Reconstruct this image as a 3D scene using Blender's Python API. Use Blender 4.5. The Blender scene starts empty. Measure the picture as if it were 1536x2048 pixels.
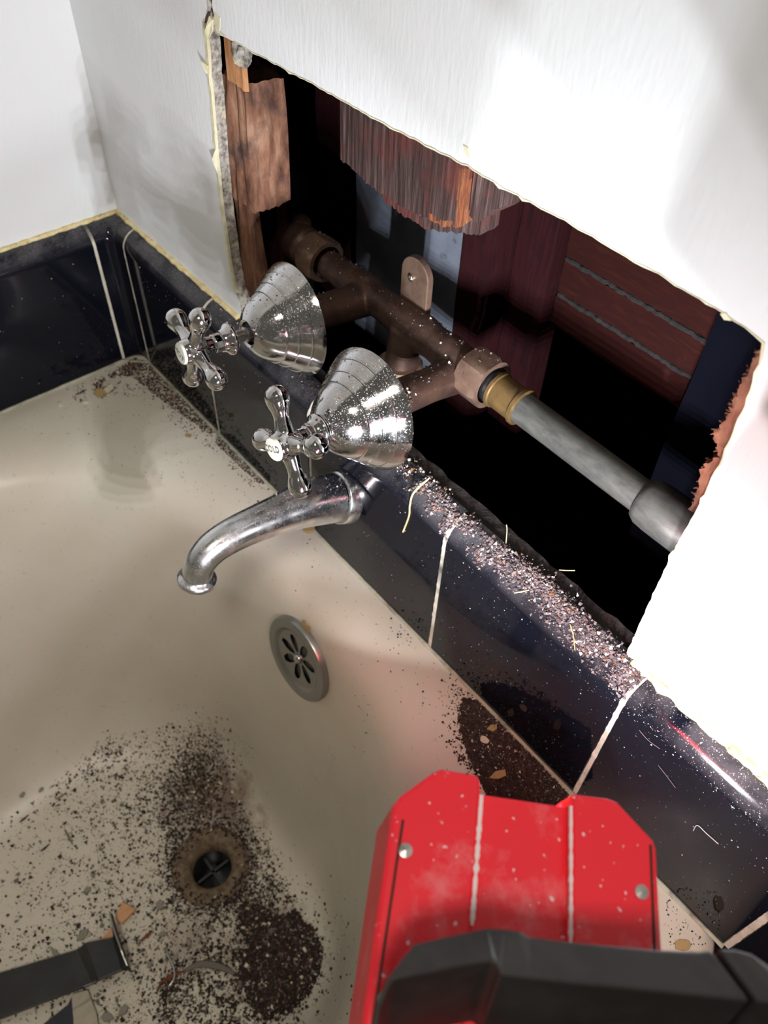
import bpy, bmesh, math, random
import numpy as np
from mathutils import Vector, Matrix, noise
from mathutils.bvhtree import BVHTree

random.seed(7); RNG = np.random.default_rng(7)
SC = bpy.context.scene
COL = SC.collection
V = Vector
PI = math.pi

# ------------------------------------------------------------------ camera
CAM = V((0.5733, -0.2254, 0.3325))
CR = V((0.6388, 0.7686, 0.0342)).normalized()
CD = V((0.5970, -0.4672, -0.6522)).normalized()
CF = V((-0.4853, 0.4370, -0.7573)).normalized()
F_PX = 1640.0
cd = bpy.data.cameras.new('camera'); cam = bpy.data.objects.new('camera', cd); COL.objects.link(cam)
m = Matrix.Identity(4)
for i in range(3):
    m[i][0] = CR[i]; m[i][1] = -CD[i]; m[i][2] = -CF[i]; m[i][3] = CAM[i]
cam.matrix_world = m
cd.sensor_fit = 'VERTICAL'; cd.sensor_height = 36.0; cd.lens = 36.0 * F_PX / 2048.0
cd.clip_start = 0.01; cd.clip_end = 30
cd.dof.use_dof = True; cd.dof.focus_distance = 0.38; cd.dof.aperture_fstop = 15.0
SC.camera = cam

# ------------------------------------------------------------------ view + world
SC.view_settings.view_transform = 'Standard'; SC.view_settings.look = 'None'
SC.view_settings.gamma = 1.0; SC.view_settings.use_curve_mapping = False
SC.view_settings.exposure = 0.0
W = bpy.data.worlds.new('world'); SC.world = W; W.use_nodes = True
W.node_tree.nodes['Background'].inputs[0].default_value = (1.0, 0.93, 0.80, 1)
W.node_tree.nodes['Background'].inputs[1].default_value = 0.10
# ceiling lamp of the bathroom
def area_lamp(name, loc, target, size, watts, color, spread=180, shape='SQUARE'):
    l = bpy.data.lights.new(name, 'AREA'); l.shape = shape; l.size = size; l.energy = watts; l.color = color
    l.spread = math.radians(spread)
    o = bpy.data.objects.new(name, l); COL.objects.link(o); o.location = loc
    o.rotation_euler = (V(target) - V(loc)).to_track_quat('-Z', 'Y').to_euler()
    return o
area_lamp('ceiling_lamp', (0.96, -0.60, 1.36), (0.50, -0.15, 0.0), 0.22, 8.6, (1.0, 0.91, 0.78))
LED_WATTS = 0.31
LED_COLOR = (0.93, 0.96, 1.0)

# ------------------------------------------------------------------ picture helpers
def ray(p):
    return (CR * (p[0] - 768.0) + CD * (p[1] - 1024.0) + CF * F_PX).normalized()
def at(p, ax, val):
    d = ray(p); return CAM + d * ((val - CAM[ax]) / d[ax])
def at_plane(p, P0, n):
    d = ray(p); return CAM + d * ((P0 - CAM).dot(n) / d.dot(n))

# ------------------------------------------------------------------ object helpers
def link(name, me, mat=None, parent=None):
    o = bpy.data.objects.new(name, me); COL.objects.link(o)
    mats = mat if isinstance(mat, (list, tuple)) else [mat]
    for x in mats:
        if x: me.materials.append(x)
    if parent: o.parent = parent
    return o
def tag(o, label=None, cat=None, group=None, kind=None):
    if label: o['label'] = label
    if cat: o['category'] = cat
    if group: o['group'] = group
    if kind: o['kind'] = kind
    return o
def empty(name, loc, label, cat, group=None):
    o = bpy.data.objects.new(name, None); COL.objects.link(o); o.location = loc
    o.empty_display_size = 0.01
    bpy.context.view_layer.update()
    return tag(o, label, cat, group)
def mesh(name, verts, faces, mat, parent=None, smooth=False, bevel=0, angle=None):
    me = bpy.data.meshes.new(name)
    if parent is not None:
        off = V(parent.location)
        verts = [V(v) - off for v in verts]
    me.from_pydata([tuple(v) for v in verts], [], faces)
    bm = bmesh.new(); bm.from_mesh(me); bmesh.ops.recalc_face_normals(bm, faces=bm.faces); bm.to_mesh(me); bm.free()
    if smooth:
        me.polygons.foreach_set('use_smooth', [True] * len(me.polygons))
    o = link(name, me, mat, parent)
    if bevel:
        b = o.modifiers.new('bevel', 'BEVEL'); b.width = bevel; b.segments = 2; b.limit_method = 'ANGLE'; b.angle_limit = math.radians(35)
    if smooth and angle:
        try: me.set_sharp_from_angle(angle=math.radians(angle))
        except Exception: pass
    return o
class MB:
    def __init__(s): s.v = []; s.f = []
    def add(s, v, f):
        n = len(s.v); s.v += [V(x) for x in v]; s.f += [[i + n for i in q] for q in f]
    def build(s, name, mat, parent=None, **k): return mesh(name, s.v, s.f, mat, parent, **k)
def frame(ax):
    ax = V(ax).normalized(); h = V((0, 0, 1)) if abs(ax.z) < 0.9 else V((1, 0, 0))
    u = ax.cross(h).normalized(); return u, ax.cross(u).normalized(), ax
def lathe(prof, org, ax, n=48, cap0=False, cap1=False):
    u, w, a = frame(ax); org = V(org); v = []; f = []
    for (s, r) in prof:
        for k in range(n):
            t = 2 * PI * k / n; v.append(org + a * s + (u * math.cos(t) + w * math.sin(t)) * r)
    m_ = len(prof)
    for i in range(m_ - 1):
        for k in range(n): f.append([i*n+k, i*n+(k+1) % n, (i+1)*n+(k+1) % n, (i+1)*n+k])
    if cap0: f.append(list(range(n)))
    if cap1: f.append([(m_-1)*n+k for k in range(n)])
    return v, f
def spline(pts, n):
    P = [V(p) for p in pts]; P = [P[0]*2-P[1]] + P + [P[-1]*2-P[-2]]; out = []
    for i in range(1, len(P) - 2):
        for k in range(n):
            t = k / n; a, b, c, d = P[i-1], P[i], P[i+1], P[i+2]
            out.append(0.5*((2*b) + (c-a)*t + (2*a-5*b+4*c-d)*t*t + (3*b-a-3*c+d)*t**3))
    out.append(P[-2]); return out
def tube(path, rad, n=20, caps=True, flat=1.0, up=None):
    P = [V(p) for p in path]; m_ = len(P); v = []; f = []
    rad = rad if isinstance(rad, (list, tuple)) else [rad] * m_
    t0 = (P[1] - P[0]).normalized(); u = frame(t0)[0] if up is None else V(up)
    for i in range(m_):
        t = (P[min(i+1, m_-1)] - P[max(i-1, 0)]).normalized()
        u = (u - t * u.dot(t)).normalized(); w = t.cross(u)
        for k in range(n):
            a = 2*PI*k/n; v.append(P[i] + (u*math.cos(a) + w*math.sin(a)*flat) * rad[i])
    for i in range(m_-1):
        for k in range(n): f.append([i*n+k, i*n+(k+1) % n, (i+1)*n+(k+1) % n, (i+1)*n+k])
    if caps: f.append(list(range(n))); f.append([(m_-1)*n+k for k in range(n)])
    return v, f
def resample(vals, n):
    xs = np.linspace(0, len(vals)-1, n); i0 = np.floor(xs).astype(int).clip(0, len(vals)-2); t = xs - i0
    a = np.array(vals, float); return list(a[i0]*(1-t) + a[i0+1]*t)
def box(lo, hi):
    x0, y0, z0 = lo; x1, y1, z1 = hi
    v = [(x0,y0,z0),(x1,y0,z0),(x1,y1,z0),(x0,y1,z0),(x0,y0,z1),(x1,y0,z1),(x1,y1,z1),(x0,y1,z1)]
    return v, [[0,1,2,3],[4,5,6,7],[0,1,5,4],[1,2,6,5],[2,3,7,6],[3,0,4,7]]
def prism(poly, off):
    n = len(poly); a = [V(p) for p in poly]; b = [p + V(off) for p in a]
    f = [list(range(n)), list(range(n, 2*n))] + [[i, (i+1) % n, n+(i+1) % n, n+i] for i in range(n)]
    return a + b, f
def rough_box(name, lo, hi, mat, parent=None, res=0.003, amp=0.0012, grain=2, seed=0, ragged=None):
    """a sawn board as a finely cut box whose faces are worn; ragged = (axis, side, amplitude) tears one end"""
    bm = bmesh.new(); lo = V(lo); hi = V(hi); d = hi - lo
    v, f = box(lo, hi)
    bv = [bm.verts.new(x) for x in v]
    for q in f: bm.faces.new([bv[i] for i in q])
    for ax in range(3):
        k = max(1, int(d[ax]/res)) - 1
        if k > 0:
            for i in range(1, k+1):
                co = lo.copy(); co[ax] = lo[ax] + d[ax]*i/(k+1); no = V((0,0,0)); no[ax] = 1
                bmesh.ops.bisect_plane(bm, geom=bm.verts[:]+bm.edges[:]+bm.faces[:], plane_co=co, plane_no=no)
    for x in bm.verts:
        p = x.co.copy(); q = p * 160; q[grain] *= 0.18
        dv = noise.noise_vector(q + V((seed*7.3, 0, 0))) * amp
        if ragged:
            ax, side, am = ragged
            t = (p[ax]-lo[ax])/d[ax]; t = t if side > 0 else 1-t
            if t > 0.6:
                q2 = p * 420; q2[ax] = 0
                q3 = p * 90; q3[ax] = 0
                dv[ax] += (noise.noise(q2)*0.6 + noise.noise(q3)) * am * side * (t-0.6)/0.4
        x.co = p + dv
    if parent is not None:
        for x in bm.verts: x.co -= V(parent.location)
    bmesh.ops.recalc_face_normals(bm, faces=bm.faces)
    me = bpy.data.meshes.new(name); bm.to_mesh(me); bm.free()
    return link(name, me, mat, parent)

# ------------------------------------------------------------------ materials
def mat(name, base, rough=0.5, metal=0.0, spec=0.5, coat=0.0):
    m_ = bpy.data.materials.new(name); m_.use_nodes = True
    b = m_.node_tree.nodes['Principled BSDF']
    b.inputs['Base Color'].default_value = (*base, 1); b.inputs['Roughness'].default_value = rough
    b.inputs['Metallic'].default_value = metal; b.inputs['Specular IOR Level'].default_value = spec
    b.inputs['Coat Weight'].default_value = coat
    return m_
class NT:
    def __init__(s, m_):
        s.m = m_; s.t = m_.node_tree; s.b = s.t.nodes['Principled BSDF']
        s.tc = s.t.nodes.new('ShaderNodeTexCoord')
    def n(s, typ, **k):
        x = s.t.nodes.new(typ)
        for a, b in k.items(): setattr(x, a, b)
        return x
    def l(s, a, b): s.t.links.new(a, b)
    def noise(s, scale, detail=4, rough=0.6, stretch=(1,1,1), dist=0):
        mp = s.n('ShaderNodeMapping'); mp.inputs['Scale'].default_value = stretch; s.l(s.tc.outputs['Object'], mp.inputs['Vector'])
        x = s.n('ShaderNodeTexNoise'); x.inputs['Scale'].default_value = scale; x.inputs['Detail'].default_value = detail
        x.inputs['Roughness'].default_value = rough; x.inputs['Distortion'].default_value = dist
        s.l(mp.outputs[0], x.inputs['Vector']); return x.outputs['Fac']
    def ramp(s, fac, stops):
        r = s.n('ShaderNodeValToRGB'); s.l(fac, r.inputs[0]); e = r.color_ramp.elements
        while len(e) < len(stops): e.new(0.5)
        for i, (p, c) in enumerate(stops):
            e[i].position = p; e[i].color = (*c, 1) if len(c) == 3 else c
        return r.outputs[0]
    def mask(s, fac, a, b):
        r = s.n('ShaderNodeMapRange'); r.inputs['From Min'].default_value = a; r.inputs['From Max'].default_value = b
        s.l(fac, r.inputs[0]); return r.outputs[0]
    def mix(s, fac, a, b):
        x = s.n('ShaderNodeMix', data_type='RGBA')
        if isinstance(fac, float): x.inputs[0].default_value = fac
        else: s.l(fac, x.inputs[0])
        for sock, val in ((x.inputs[6], a), (x.inputs[7], b)):
            if isinstance(val, tuple): sock.default_value = (*val, 1)
            else: s.l(val, sock)
        return x.outputs[2]
    def math(s, op, a, b):
        x = s.n('ShaderNodeMath', operation=op)
        for i, val in enumerate((a, b)):
            if isinstance(val, (int, float)): x.inputs[i].default_value = val
            else: s.l(val, x.inputs[i])
        return x.outputs[0]
    def color(s, c): s.l(c, s.b.inputs['Base Color'])
    def rough(s, c): s.l(c, s.b.inputs['Roughness'])
    def bump(s, h, strength=0.3, dist=0.001):
        x = s.n('ShaderNodeBump'); x.inputs['Strength'].default_value = strength; x.inputs['Distance'].default_value = dist
        s.l(h, x.inputs['Height']); s.l(x.outputs[0], s.b.inputs['Normal'])
M = {}
def two(name, c0, c1, scale, lo=0.4, hi=0.6, rough=0.6, metal=0.0, stretch=(1,1,1), bump=0.0, bd=0.0006, spec=0.5, extra=None, detail=5):
    M[name] = m_ = mat(name, c0, rough, metal, spec); t = NT(m_)
    n1 = t.noise(scale, detail, 0.65, stretch); c = t.ramp(n1, [(lo, c0), (hi, c1)])
    if extra:
        c2, sc2, a, b = extra; c = t.mix(t.mask(t.noise(sc2, 3, 0.6), a, b), c, c2)
    t.color(c)
    if bump: t.bump(n1, bump, bd)
    return m_
# painted wall plaster with a brushed vertical tooth
M['plaster'] = m_ = mat('plaster', (0.80, 0.82, 0.83), 0.55); t = NT(m_)
h = t.math('ADD', t.noise(420, 3, 0.5, (1, 1, 0.28)), t.math('MULTIPLY', t.noise(120, 3, 0.6, (1, 1, 0.4)), 0.8))
t.bump(h, 0.26, 0.0009)
t.color(t.mix(t.mask(t.noise(9, 3, 0.5), 0.45, 0.8), (0.75, 0.765, 0.785), (0.69, 0.705, 0.705)))
two('plaster_core', (0.50, 0.47, 0.42), (0.13, 0.11, 0.09), 260, 0.38, 0.66, 0.95, bump=0.8, bd=0.002, extra=((0.62, 0.56, 0.36), 60, 0.6, 0.7))
two('old_paint', (0.74, 0.72, 0.54), (0.60, 0.55, 0.33), 120, 0.35, 0.7, 0.7)
two('yellow_caulk', (0.74, 0.66, 0.40), (0.55, 0.42, 0.17), 180, 0.35, 0.68, 0.85, bump=0.6, bd=0.001, extra=((0.20, 0.14, 0.06), 240, 0.62, 0.7))
two('grout', (0.66, 0.63, 0.53), (0.45, 0.41, 0.31), 130, 0.4, 0.75, 0.9, bump=0.5, extra=((0.09, 0.08, 0.065), 16, 0.56, 0.66))
two('dirty_caulk', (0.40, 0.40, 0.31), (0.16, 0.15, 0.11), 110, 0.45, 0.75, 0.8)
# glazed black tile with settled dust
M['black_tile'] = m_ = mat('black_tile', (0.004, 0.0045, 0.009), 0.07, 0, 0.22); t = NT(m_)
geo = t.n('ShaderNodeNewGeometry'); sep = t.n('ShaderNodeSeparateXYZ'); t.l(geo.outputs['Normal'], sep.inputs[0])
up = t.mask(sep.outputs['Z'], 0.1, 0.95)
film = t.math('MULTIPLY', t.mask(t.noise(55, 4, 0.6), 0.32, 0.72), t.math('MULTIPLY', up, 0.20))
spk = t.math('MULTIPLY', t.mask(t.noise(1500, 1, 0.5), 0.66, 0.74), t.math('ADD', t.math('MULTIPLY', up, 0.45), 0.02))
dust = t.math('MINIMUM', t.math('ADD', film, spk), 0.9)
t.color(t.mix(dust, (0.005, 0.0055, 0.010), (0.42, 0.40, 0.42)))
t.rough(t.math('ADD', t.math('MULTIPLY', dust, 0.9), 0.05))
# tub enamel with brown grime by the drain
M['enamel'] = m_ = mat('enamel', (0.80, 0.78, 0.72), 0.16, 0, 0.5); t = NT(m_)
c = t.mix(t.mask(t.noise(7, 4, 0.6), 0.4, 0.75), (0.62, 0.588, 0.50), (0.55, 0.515, 0.42))
c = t.mix(t.math('MULTIPLY', t.mask(t.noise(240, 3, 0.6), 0.64, 0.72), 0.35), c, (0.30, 0.24, 0.16))
def ball_mask(t, co, r):
    d = t.n('ShaderNodeVectorMath', operation='DISTANCE'); t.l(t.tc.outputs['Object'], d.inputs[0]); d.inputs[1].default_value = tuple(V(co) - V((0.31, -0.7, -0.46)))
    x = t.n('ShaderNodeMapRange'); x.inputs['From Min'].default_value = r; x.inputs['From Max'].default_value = 0.0
    t.l(d.outputs['Value'], x.inputs[0]); return x.outputs[0]
g = t.noise(60, 6, 0.7)
for co, r, k in (((0.262, -0.128, -0.45), 0.085, 0.8), ((0.245, -0.15, -0.45), 0.07, 0.6), ((0.305, -0.17, -0.45), 0.065, 0.75), ((0.395, -0.170, -0.45), 0.085, 0.85), ((0.345, -0.215, -0.45), 0.06, 0.5)):
    mk = t.math('MULTIPLY', t.mask(t.math('ADD', t.math('MULTIPLY', ball_mask(t, co, r), 0.9), g), 0.85, 1.25), k)
    c = t.mix(mk, c, (0.13, 0.075, 0.05))
t.color(c); t.rough(t.mask(t.noise(30, 4, 0.6), -0.55, 2.4))
# chrome, worn chrome, porcelain
def chrome(name, base, r0, r1, speck):
    M[name] = m_ = mat(name, base, r0, 1.0); t = NT(m_)
    geo = t.n('ShaderNodeNewGeometry'); sep = t.n('ShaderNodeSeparateXYZ'); t.l(geo.outputs['Normal'], sep.inputs[0])
    up = t.mask(sep.outputs['Z'], -0.2, 0.9)
    sp = t.math('MULTIPLY', t.mask(t.noise(1300, 2, 0.6), 0.60, 0.70), t.math('MULTIPLY', up, speck))
    fl = t.mask(t.noise(90, 4, 0.65), 0.45, 0.75)
    t.color(t.mix(sp, t.mix(t.math('MULTIPLY', fl, 0.35), base, (0.42, 0.38, 0.34)), (0.55, 0.48, 0.45)))
    x = t.n('ShaderNodeMapRange'); x.inputs['To Min'].default_value = r0; x.inputs['To Max'].default_value = r1; t.l(fl, x.inputs[0])
    t.rough(t.math('ADD', x.outputs[0], t.math('MULTIPLY', sp, 0.6)))
    t.l(t.math('SUBTRACT', 1.0, t.math('MULTIPLY', sp, 0.9)), t.b.inputs['Metallic'])
    return m_
chrome('chrome', (0.72, 0.72, 0.73), 0.05, 0.16, 0.15)
chrome('dusty_chrome', (0.66, 0.66, 0.68), 0.08, 0.24, 0.75)
chrome('worn_chrome', (0.74, 0.75, 0.77), 0.22, 0.42, 0.30)
M['drain_metal'] = mat('drain_metal', (0.30, 0.30, 0.285), 0.34, 0.85)
M['porcelain'] = mat('porcelain', (0.62, 0.61, 0.54), 0.22)
M['ink'] = mat('ink', (0.16, 0.16, 0.14), 0.6)
two('rusty_drain', (0.10, 0.07, 0.045), (0.22, 0.17, 0.11), 160, 0.4, 0.65, 0.8, bump=0.7)
M['drain_dark'] = mat('drain_dark', (0.01, 0.011, 0.013), 0.25)
two('bronze', (0.10, 0.056, 0.042), (0.052, 0.031, 0.025), 80, 0.38, 0.66, 0.5, metal=0.55, bump=0.2, extra=((0.17, 0.10, 0.075), 130, 0.6, 0.75))
two('bronze_nut', (0.26, 0.17, 0.125), (0.17, 0.105, 0.08), 120, 0.38, 0.66, 0.42, metal=0.6)
two('brass', (0.27, 0.17, 0.065), (0.14, 0.095, 0.05), 90, 0.4, 0.7, 0.4, metal=0.7)
two('galvanised', (0.13, 0.132, 0.122), (0.075, 0.077, 0.073), 260, 0.38, 0.66, 0.45, metal=0.5, stretch=(0.3, 1, 1), extra=((0.08, 0.08, 0.08), 90, 0.62, 0.72))
M['black_rubber'] = mat('black_rubber', (0.008, 0.009, 0.012), 0.3)
# timber
def timber(name, c0, c1, c2, stretch, scale=150, rough=0.85, dark=(0.02, 0.015, 0.012), dk=(0.60, 0.72)):
    M[name] = m_ = mat(name, c0, rough, 0, 0.12); t = NT(m_)
    n1 = t.noise(scale, 5, 0.65, stretch, 0.3); n2 = t.noise(35, 4, 0.6)
    c = t.ramp(n1, [(0.30, c0), (0.52, c1), (0.72, c2)])
    t.color(t.mix(t.mask(n2, *dk), c, dark)); t.bump(n1, 0.8, 0.0012); return m_
timber('rotten_wood', (0.06, 0.028, 0.02), (0.22, 0.11, 0.07), (0.38, 0.24, 0.165), (1, 1, 0.35), 90, dark=(0.05, 0.035, 0.035), dk=(0.52, 0.66))
timber('orange_wood', (0.36, 0.17, 0.075), (0.46, 0.23, 0.11), (0.26, 0.11, 0.045), (1, 1, 0.2), 130, dk=(0.68, 0.8))
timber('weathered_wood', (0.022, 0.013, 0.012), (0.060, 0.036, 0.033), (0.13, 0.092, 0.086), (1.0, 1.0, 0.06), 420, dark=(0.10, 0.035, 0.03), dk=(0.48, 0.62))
timber('torn_wood', (0.34, 0.11, 0.045), (0.14, 0.05, 0.03), (0.42, 0.17, 0.075), (1, 1, 0.12), 300, dk=(0.66, 0.8))
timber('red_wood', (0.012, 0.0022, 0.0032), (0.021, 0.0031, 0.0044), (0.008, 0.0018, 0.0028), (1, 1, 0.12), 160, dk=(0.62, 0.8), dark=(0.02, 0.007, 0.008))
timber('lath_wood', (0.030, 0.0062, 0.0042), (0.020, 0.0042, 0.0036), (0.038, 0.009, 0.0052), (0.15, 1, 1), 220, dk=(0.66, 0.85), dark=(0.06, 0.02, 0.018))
timber('chip_wood', (0.50, 0.27, 0.14), (0.62, 0.36, 0.20), (0.40, 0.19, 0.09), (1, 0.2, 1), 160, dk=(0.8, 0.95))
timber('grey_wood', (0.36, 0.33, 0.26), (0.44, 0.41, 0.33), (0.27, 0.25, 0.20), (1, 0.15, 1), 200, dk=(0.8, 0.95))
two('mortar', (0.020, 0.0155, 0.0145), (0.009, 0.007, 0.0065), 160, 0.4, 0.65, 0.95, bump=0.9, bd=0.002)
two('grey_sheet', (0.115, 0.13, 0.165), (0.060, 0.070, 0.092), 28, 0.35, 0.7, 0.85, extra=((0.05, 0.05, 0.06), 95, 0.64, 0.74))
M['void_shade'] = mat('void_shade', (0.0022, 0.0026, 0.006), 0.95, 0, 0.05)  # navy-black puts the cavity's darkness and lens haze into the colour
timber('fibre_wood', (0.09, 0.035, 0.022), (0.17, 0.068, 0.042), (0.25, 0.115, 0.07), (1, 1, 0.4), 200, dk=(0.52, 0.68))
# work light plastics
M['red_plastic'] = m_ = mat('red_plastic', (0.95, 0.018, 0.040), 0.34, 0, 0.45); t = NT(m_)
sc = t.math('MULTIPLY', t.mask(t.noise(34, 5, 0.7), 0.54, 0.80), 0.42)
sp = t.mask(t.noise(520, 1, 0.5), 0.735, 0.76)
t.color(t.mix(t.math('MAXIMUM', sc, sp), (0.95, 0.018, 0.040), (0.90, 0.68, 0.72)))
t.rough(t.math('ADD', t.math('MULTIPLY', sc, 0.6), 0.34))
M['white_scuff'] = mat('white_scuff', (0.95, 0.80, 0.83), 0.7)
two('black_plastic', (0.020, 0.019, 0.019), (0.045, 0.042, 0.041), 45, 0.45, 0.75, 0.5)
M['lamp_lens'] = mat('lamp_lens', (0.75, 0.76, 0.78), 0.15)
M['steel'] = mat('steel', (0.55, 0.54, 0.52), 0.28, 1.0)
two('bar_black', (0.012, 0.012, 0.014), (0.026, 0.027, 0.028), 40, 0.4, 0.7, 0.42)
M['bar_edge'] = mat('bar_edge', (0.30, 0.30, 0.28), 0.35, 0.8)
M['faint_ink'] = mat('faint_ink', (0.11, 0.11, 0.105), 0.6)
M['navy_strap'] = mat('navy_strap', (0.014, 0.016, 0.028), 0.5)
M['dark_floor'] = mat('dark_floor', (0.06, 0.05, 0.045), 0.6)
for nm, c in dict(soil_dark=(0.030, 0.021, 0.018), soil_brown=(0.058, 0.037, 0.031), soil_grey=(0.16, 0.15, 0.135), soil_green=(0.20, 0.19, 0.11),
                  soil_rust=(0.22, 0.095, 0.045), soil_pale=(0.62, 0.58, 0.46), dust_pink=(0.17, 0.135, 0.138), dust_mauve=(0.085, 0.066, 0.074),
                  dust_white=(0.55, 0.52, 0.51), straw=(0.55, 0.45, 0.24), chip_cream=(0.60, 0.56, 0.42), chip_ochre=(0.36, 0.27, 0.12), pebble=(0.24, 0.235, 0.20)).items():
    M[nm] = mat(nm, c, 0.9, 0, 0.2)

# ================================================================== SETTING
Z_RIM = -0.121; D_T = 0.014
# --- faucet wall with the sawn opening (traced on the wall's own plane)
hole_px = [(424,-60),(427,-20),(424,10),(430,40),(440,70),(470,84),(520,112),(585,147),(640,176),(700,211),(760,243),(830,280),(880,305),(935,333),(1000,372),(1060,405),
           (1130,441),(1200,482),(1270,524),(1320,548),(1350,570),(1400,598),(1450,628),(1490,655),(1530,688),(1520,728),(1500,780),(1478,838),(1450,900),(1426,955),(1400,1010),(1365,1070),(1330,1140),(1300,1205),(1270,1270),(1237,1335),
           (1233,1345)]
left_px = [(481,608),(472,585),(465,555),(458,515),(452,470),(446,430),(441,390),(436,340),(431,290),(427,240),(424,200),(418,150),(417,110),(412,75),(409,45),(414,15),(411,-20),(413,-60)]
hp = [at(p, 1, 0.0) for p in hole_px]; lp = [at(p, 1, 0.0) for p in left_px]
def jag(pts, amp):
    out = []
    for i in range(len(pts) - 1):
        a, b = pts[i], pts[i+1]; n = max(1, int((b - a).length / 0.0028))
        for k in range(n):
            p = a.lerp(b, k / n)
            out.append(p + V((noise.noise(p*900), 0, noise.noise(p*900 + V((5, 5, 5))))) * amp)
    out.append(pts[-1]); return out
hole_top_z = hp[0].z
outline = [V((0.0, 0, -0.003)), V((lp[0].x, 0, -0.003))] + jag(lp, 0.0009) + [V((lp[-1].x, 0, 0.28)), V((hp[0].x, 0, 0.28))] + jag(hp, 0.0006) + \
          [V((hp[-1].x, 0, -0.003)), V((1.3, 0, -0.003)), V((1.3, 0, 1.6)), V((0.0, 0, 1.6))]
T_PL = 0.008
# the slit above the opening runs to z = 0.28, so the sheet is one outline
v, f = prism(outline, (0, T_PL, 0))
wr = mesh('wall_right', v, f, [M['plaster'], M['plaster_core']])
wr['kind'] = 'structure'
for p in wr.data.polygons:
    if abs(p.normal.y) < 0.7: p.material_index = 1
v, f = box((-0.03, -1.5, -0.003), (0.0, 0.0, 1.6)); tag(mesh('wall_left', v, f, M['plaster']), kind='structure')
# --- cavity shell: closed box added to keep world light from leaking in
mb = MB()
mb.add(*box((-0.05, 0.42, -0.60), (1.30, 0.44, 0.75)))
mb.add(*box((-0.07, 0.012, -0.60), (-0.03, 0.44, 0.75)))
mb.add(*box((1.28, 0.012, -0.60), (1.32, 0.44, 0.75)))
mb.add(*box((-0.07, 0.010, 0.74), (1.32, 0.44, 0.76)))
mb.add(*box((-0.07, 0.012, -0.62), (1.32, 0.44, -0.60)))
tag(mb.build('wall_back', M['void_shade']), kind='structure')
# --- rear backing under the tiles
v, f = box((-0.03, 0.0045, -0.62), (1.30, 0.014, -0.004)); tag(rough_box('wall_front', (-0.03, 0.0045, -0.20), (1.30, 0.0135, -0.003), M['mortar'], res=0.006, amp=0.0015), kind='structure')
v, f = box((-0.03, 0.0, -0.62), (1.30, 0.012, -0.19)); tag(mesh('trim_5', v, f, M['void_shade']), kind='structure')
v, f = box((-0.03, -1.5, -0.62), (1.6, 0.0, -0.60)); tag(mesh('floor', v, f, M['dark_floor']), kind='structure')

# --- glazed black tiles
def tile_profile(d0=0.0):
    D = D_T - d0; R_ = D_T - d0; pts = [(D, -0.1195)]
    pts.append((D, -R_ - d0))
    for k in range(1, 13):
        a = PI/2 * k/12; pts.append((D - R_ + R_*math.cos(a), -R_ - d0 + R_*math.sin(a)))
    pts += [(-0.0035, -d0 - 0.0004), (-0.0035, -0.1195)]
    return pts
def sweep(prof, wall, a, b, name, m_, bev=0.0007):
    pts = []
    for s in (a, b):
        for d, z in prof: pts.append(V((s, -d, z)) if wall == 'f' else V((d, s, z)))
    n = len(prof); f = [list(range(n)), list(range(n, 2*n))] + [[i, (i+1) % n, n+(i+1) % n, n+i] for i in range(n)]
    return mesh(name, pts, f, m_, smooth=True, bevel=bev, angle=40)
G = 0.0010
f_joints = [0.0300, 0.1400, 0.2640, 0.3885, 0.5117, 0.6134]
f_lab = ['glossy black wall tile behind the left cross handle, next to the corner', 'glossy black wall tile directly behind the faucet spout, under the left bell',
         'glossy black wall tile right of the spout with a pale hair hanging on it', 'glossy black wall tile under the opening, topped with pinkish debris',
         'glossy black wall tile right of the opening beside the red work light']
for i in range(5):
    o = sweep(tile_profile(), 'f', f_joints[i] + G, f_joints[i+1] - G, 'wall_tile', M['black_tile'])
    tag(o, f_lab[i], 'tile', 'glossy black tiles around the tub')
o = sweep(tile_profile(), 'f', f_joints[5] + 0.0016, f_joints[5] + 0.032, 'edge_tile', M['black_tile']); tag(o, 'narrow black edge tile at the far right past the white joint', 'tile', 'glossy black tiles around the tub')
l_joints = [-0.0290, -0.1395, -0.264, -0.388]
l_lab = ['glossy black tile on the left wall beside the corner', 'glossy black tile at the left edge of the picture', 'glossy black tile on the left wall nearest the viewer']
for i in range(2):
    o = sweep(tile_profile(), 'l', l_joints[i] - G, l_joints[i+1] + G, 'wall_tile', M['black_tile']); tag(o, l_lab[i], 'tile', 'glossy black tiles around the tub')
# inside-corner cove piece
def corner(prof, name, m_):
    v = []; f = []; r = 0.007; rows = []
    for d, z in prof:
        d2 = max(d, 0.0); path = [V((d, l_joints[0] + G, z))]
        for k in range(9):
            a = PI + (-PI/2)*k/8
            path.append(V((d + r + r*math.cos(a), -(d + r) + r*math.sin(a), z)))
        path.append(V((f_joints[0] - G, -d, z))); rows.append(path)
    n = len(rows[0])
    for p in rows: v += p
    for i in range(len(rows)):
        j = (i+1) % len(rows)
        for k in range(n-1): f.append([i*n+k, i*n+k+1, j*n+k+1, j*n+k])
    f.append([i*n for i in range(len(rows))]); f.append([i*n+n-1 for i in range(len(rows))])
    return mesh(name, v, f, m_, smooth=True, angle=50)
tag(corner(tile_profile(), 'corner_tile', M['black_tile']), 'narrow black cove tile filling the corner of the two walls', 'tile', 'glossy black tiles around the tub')
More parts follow.
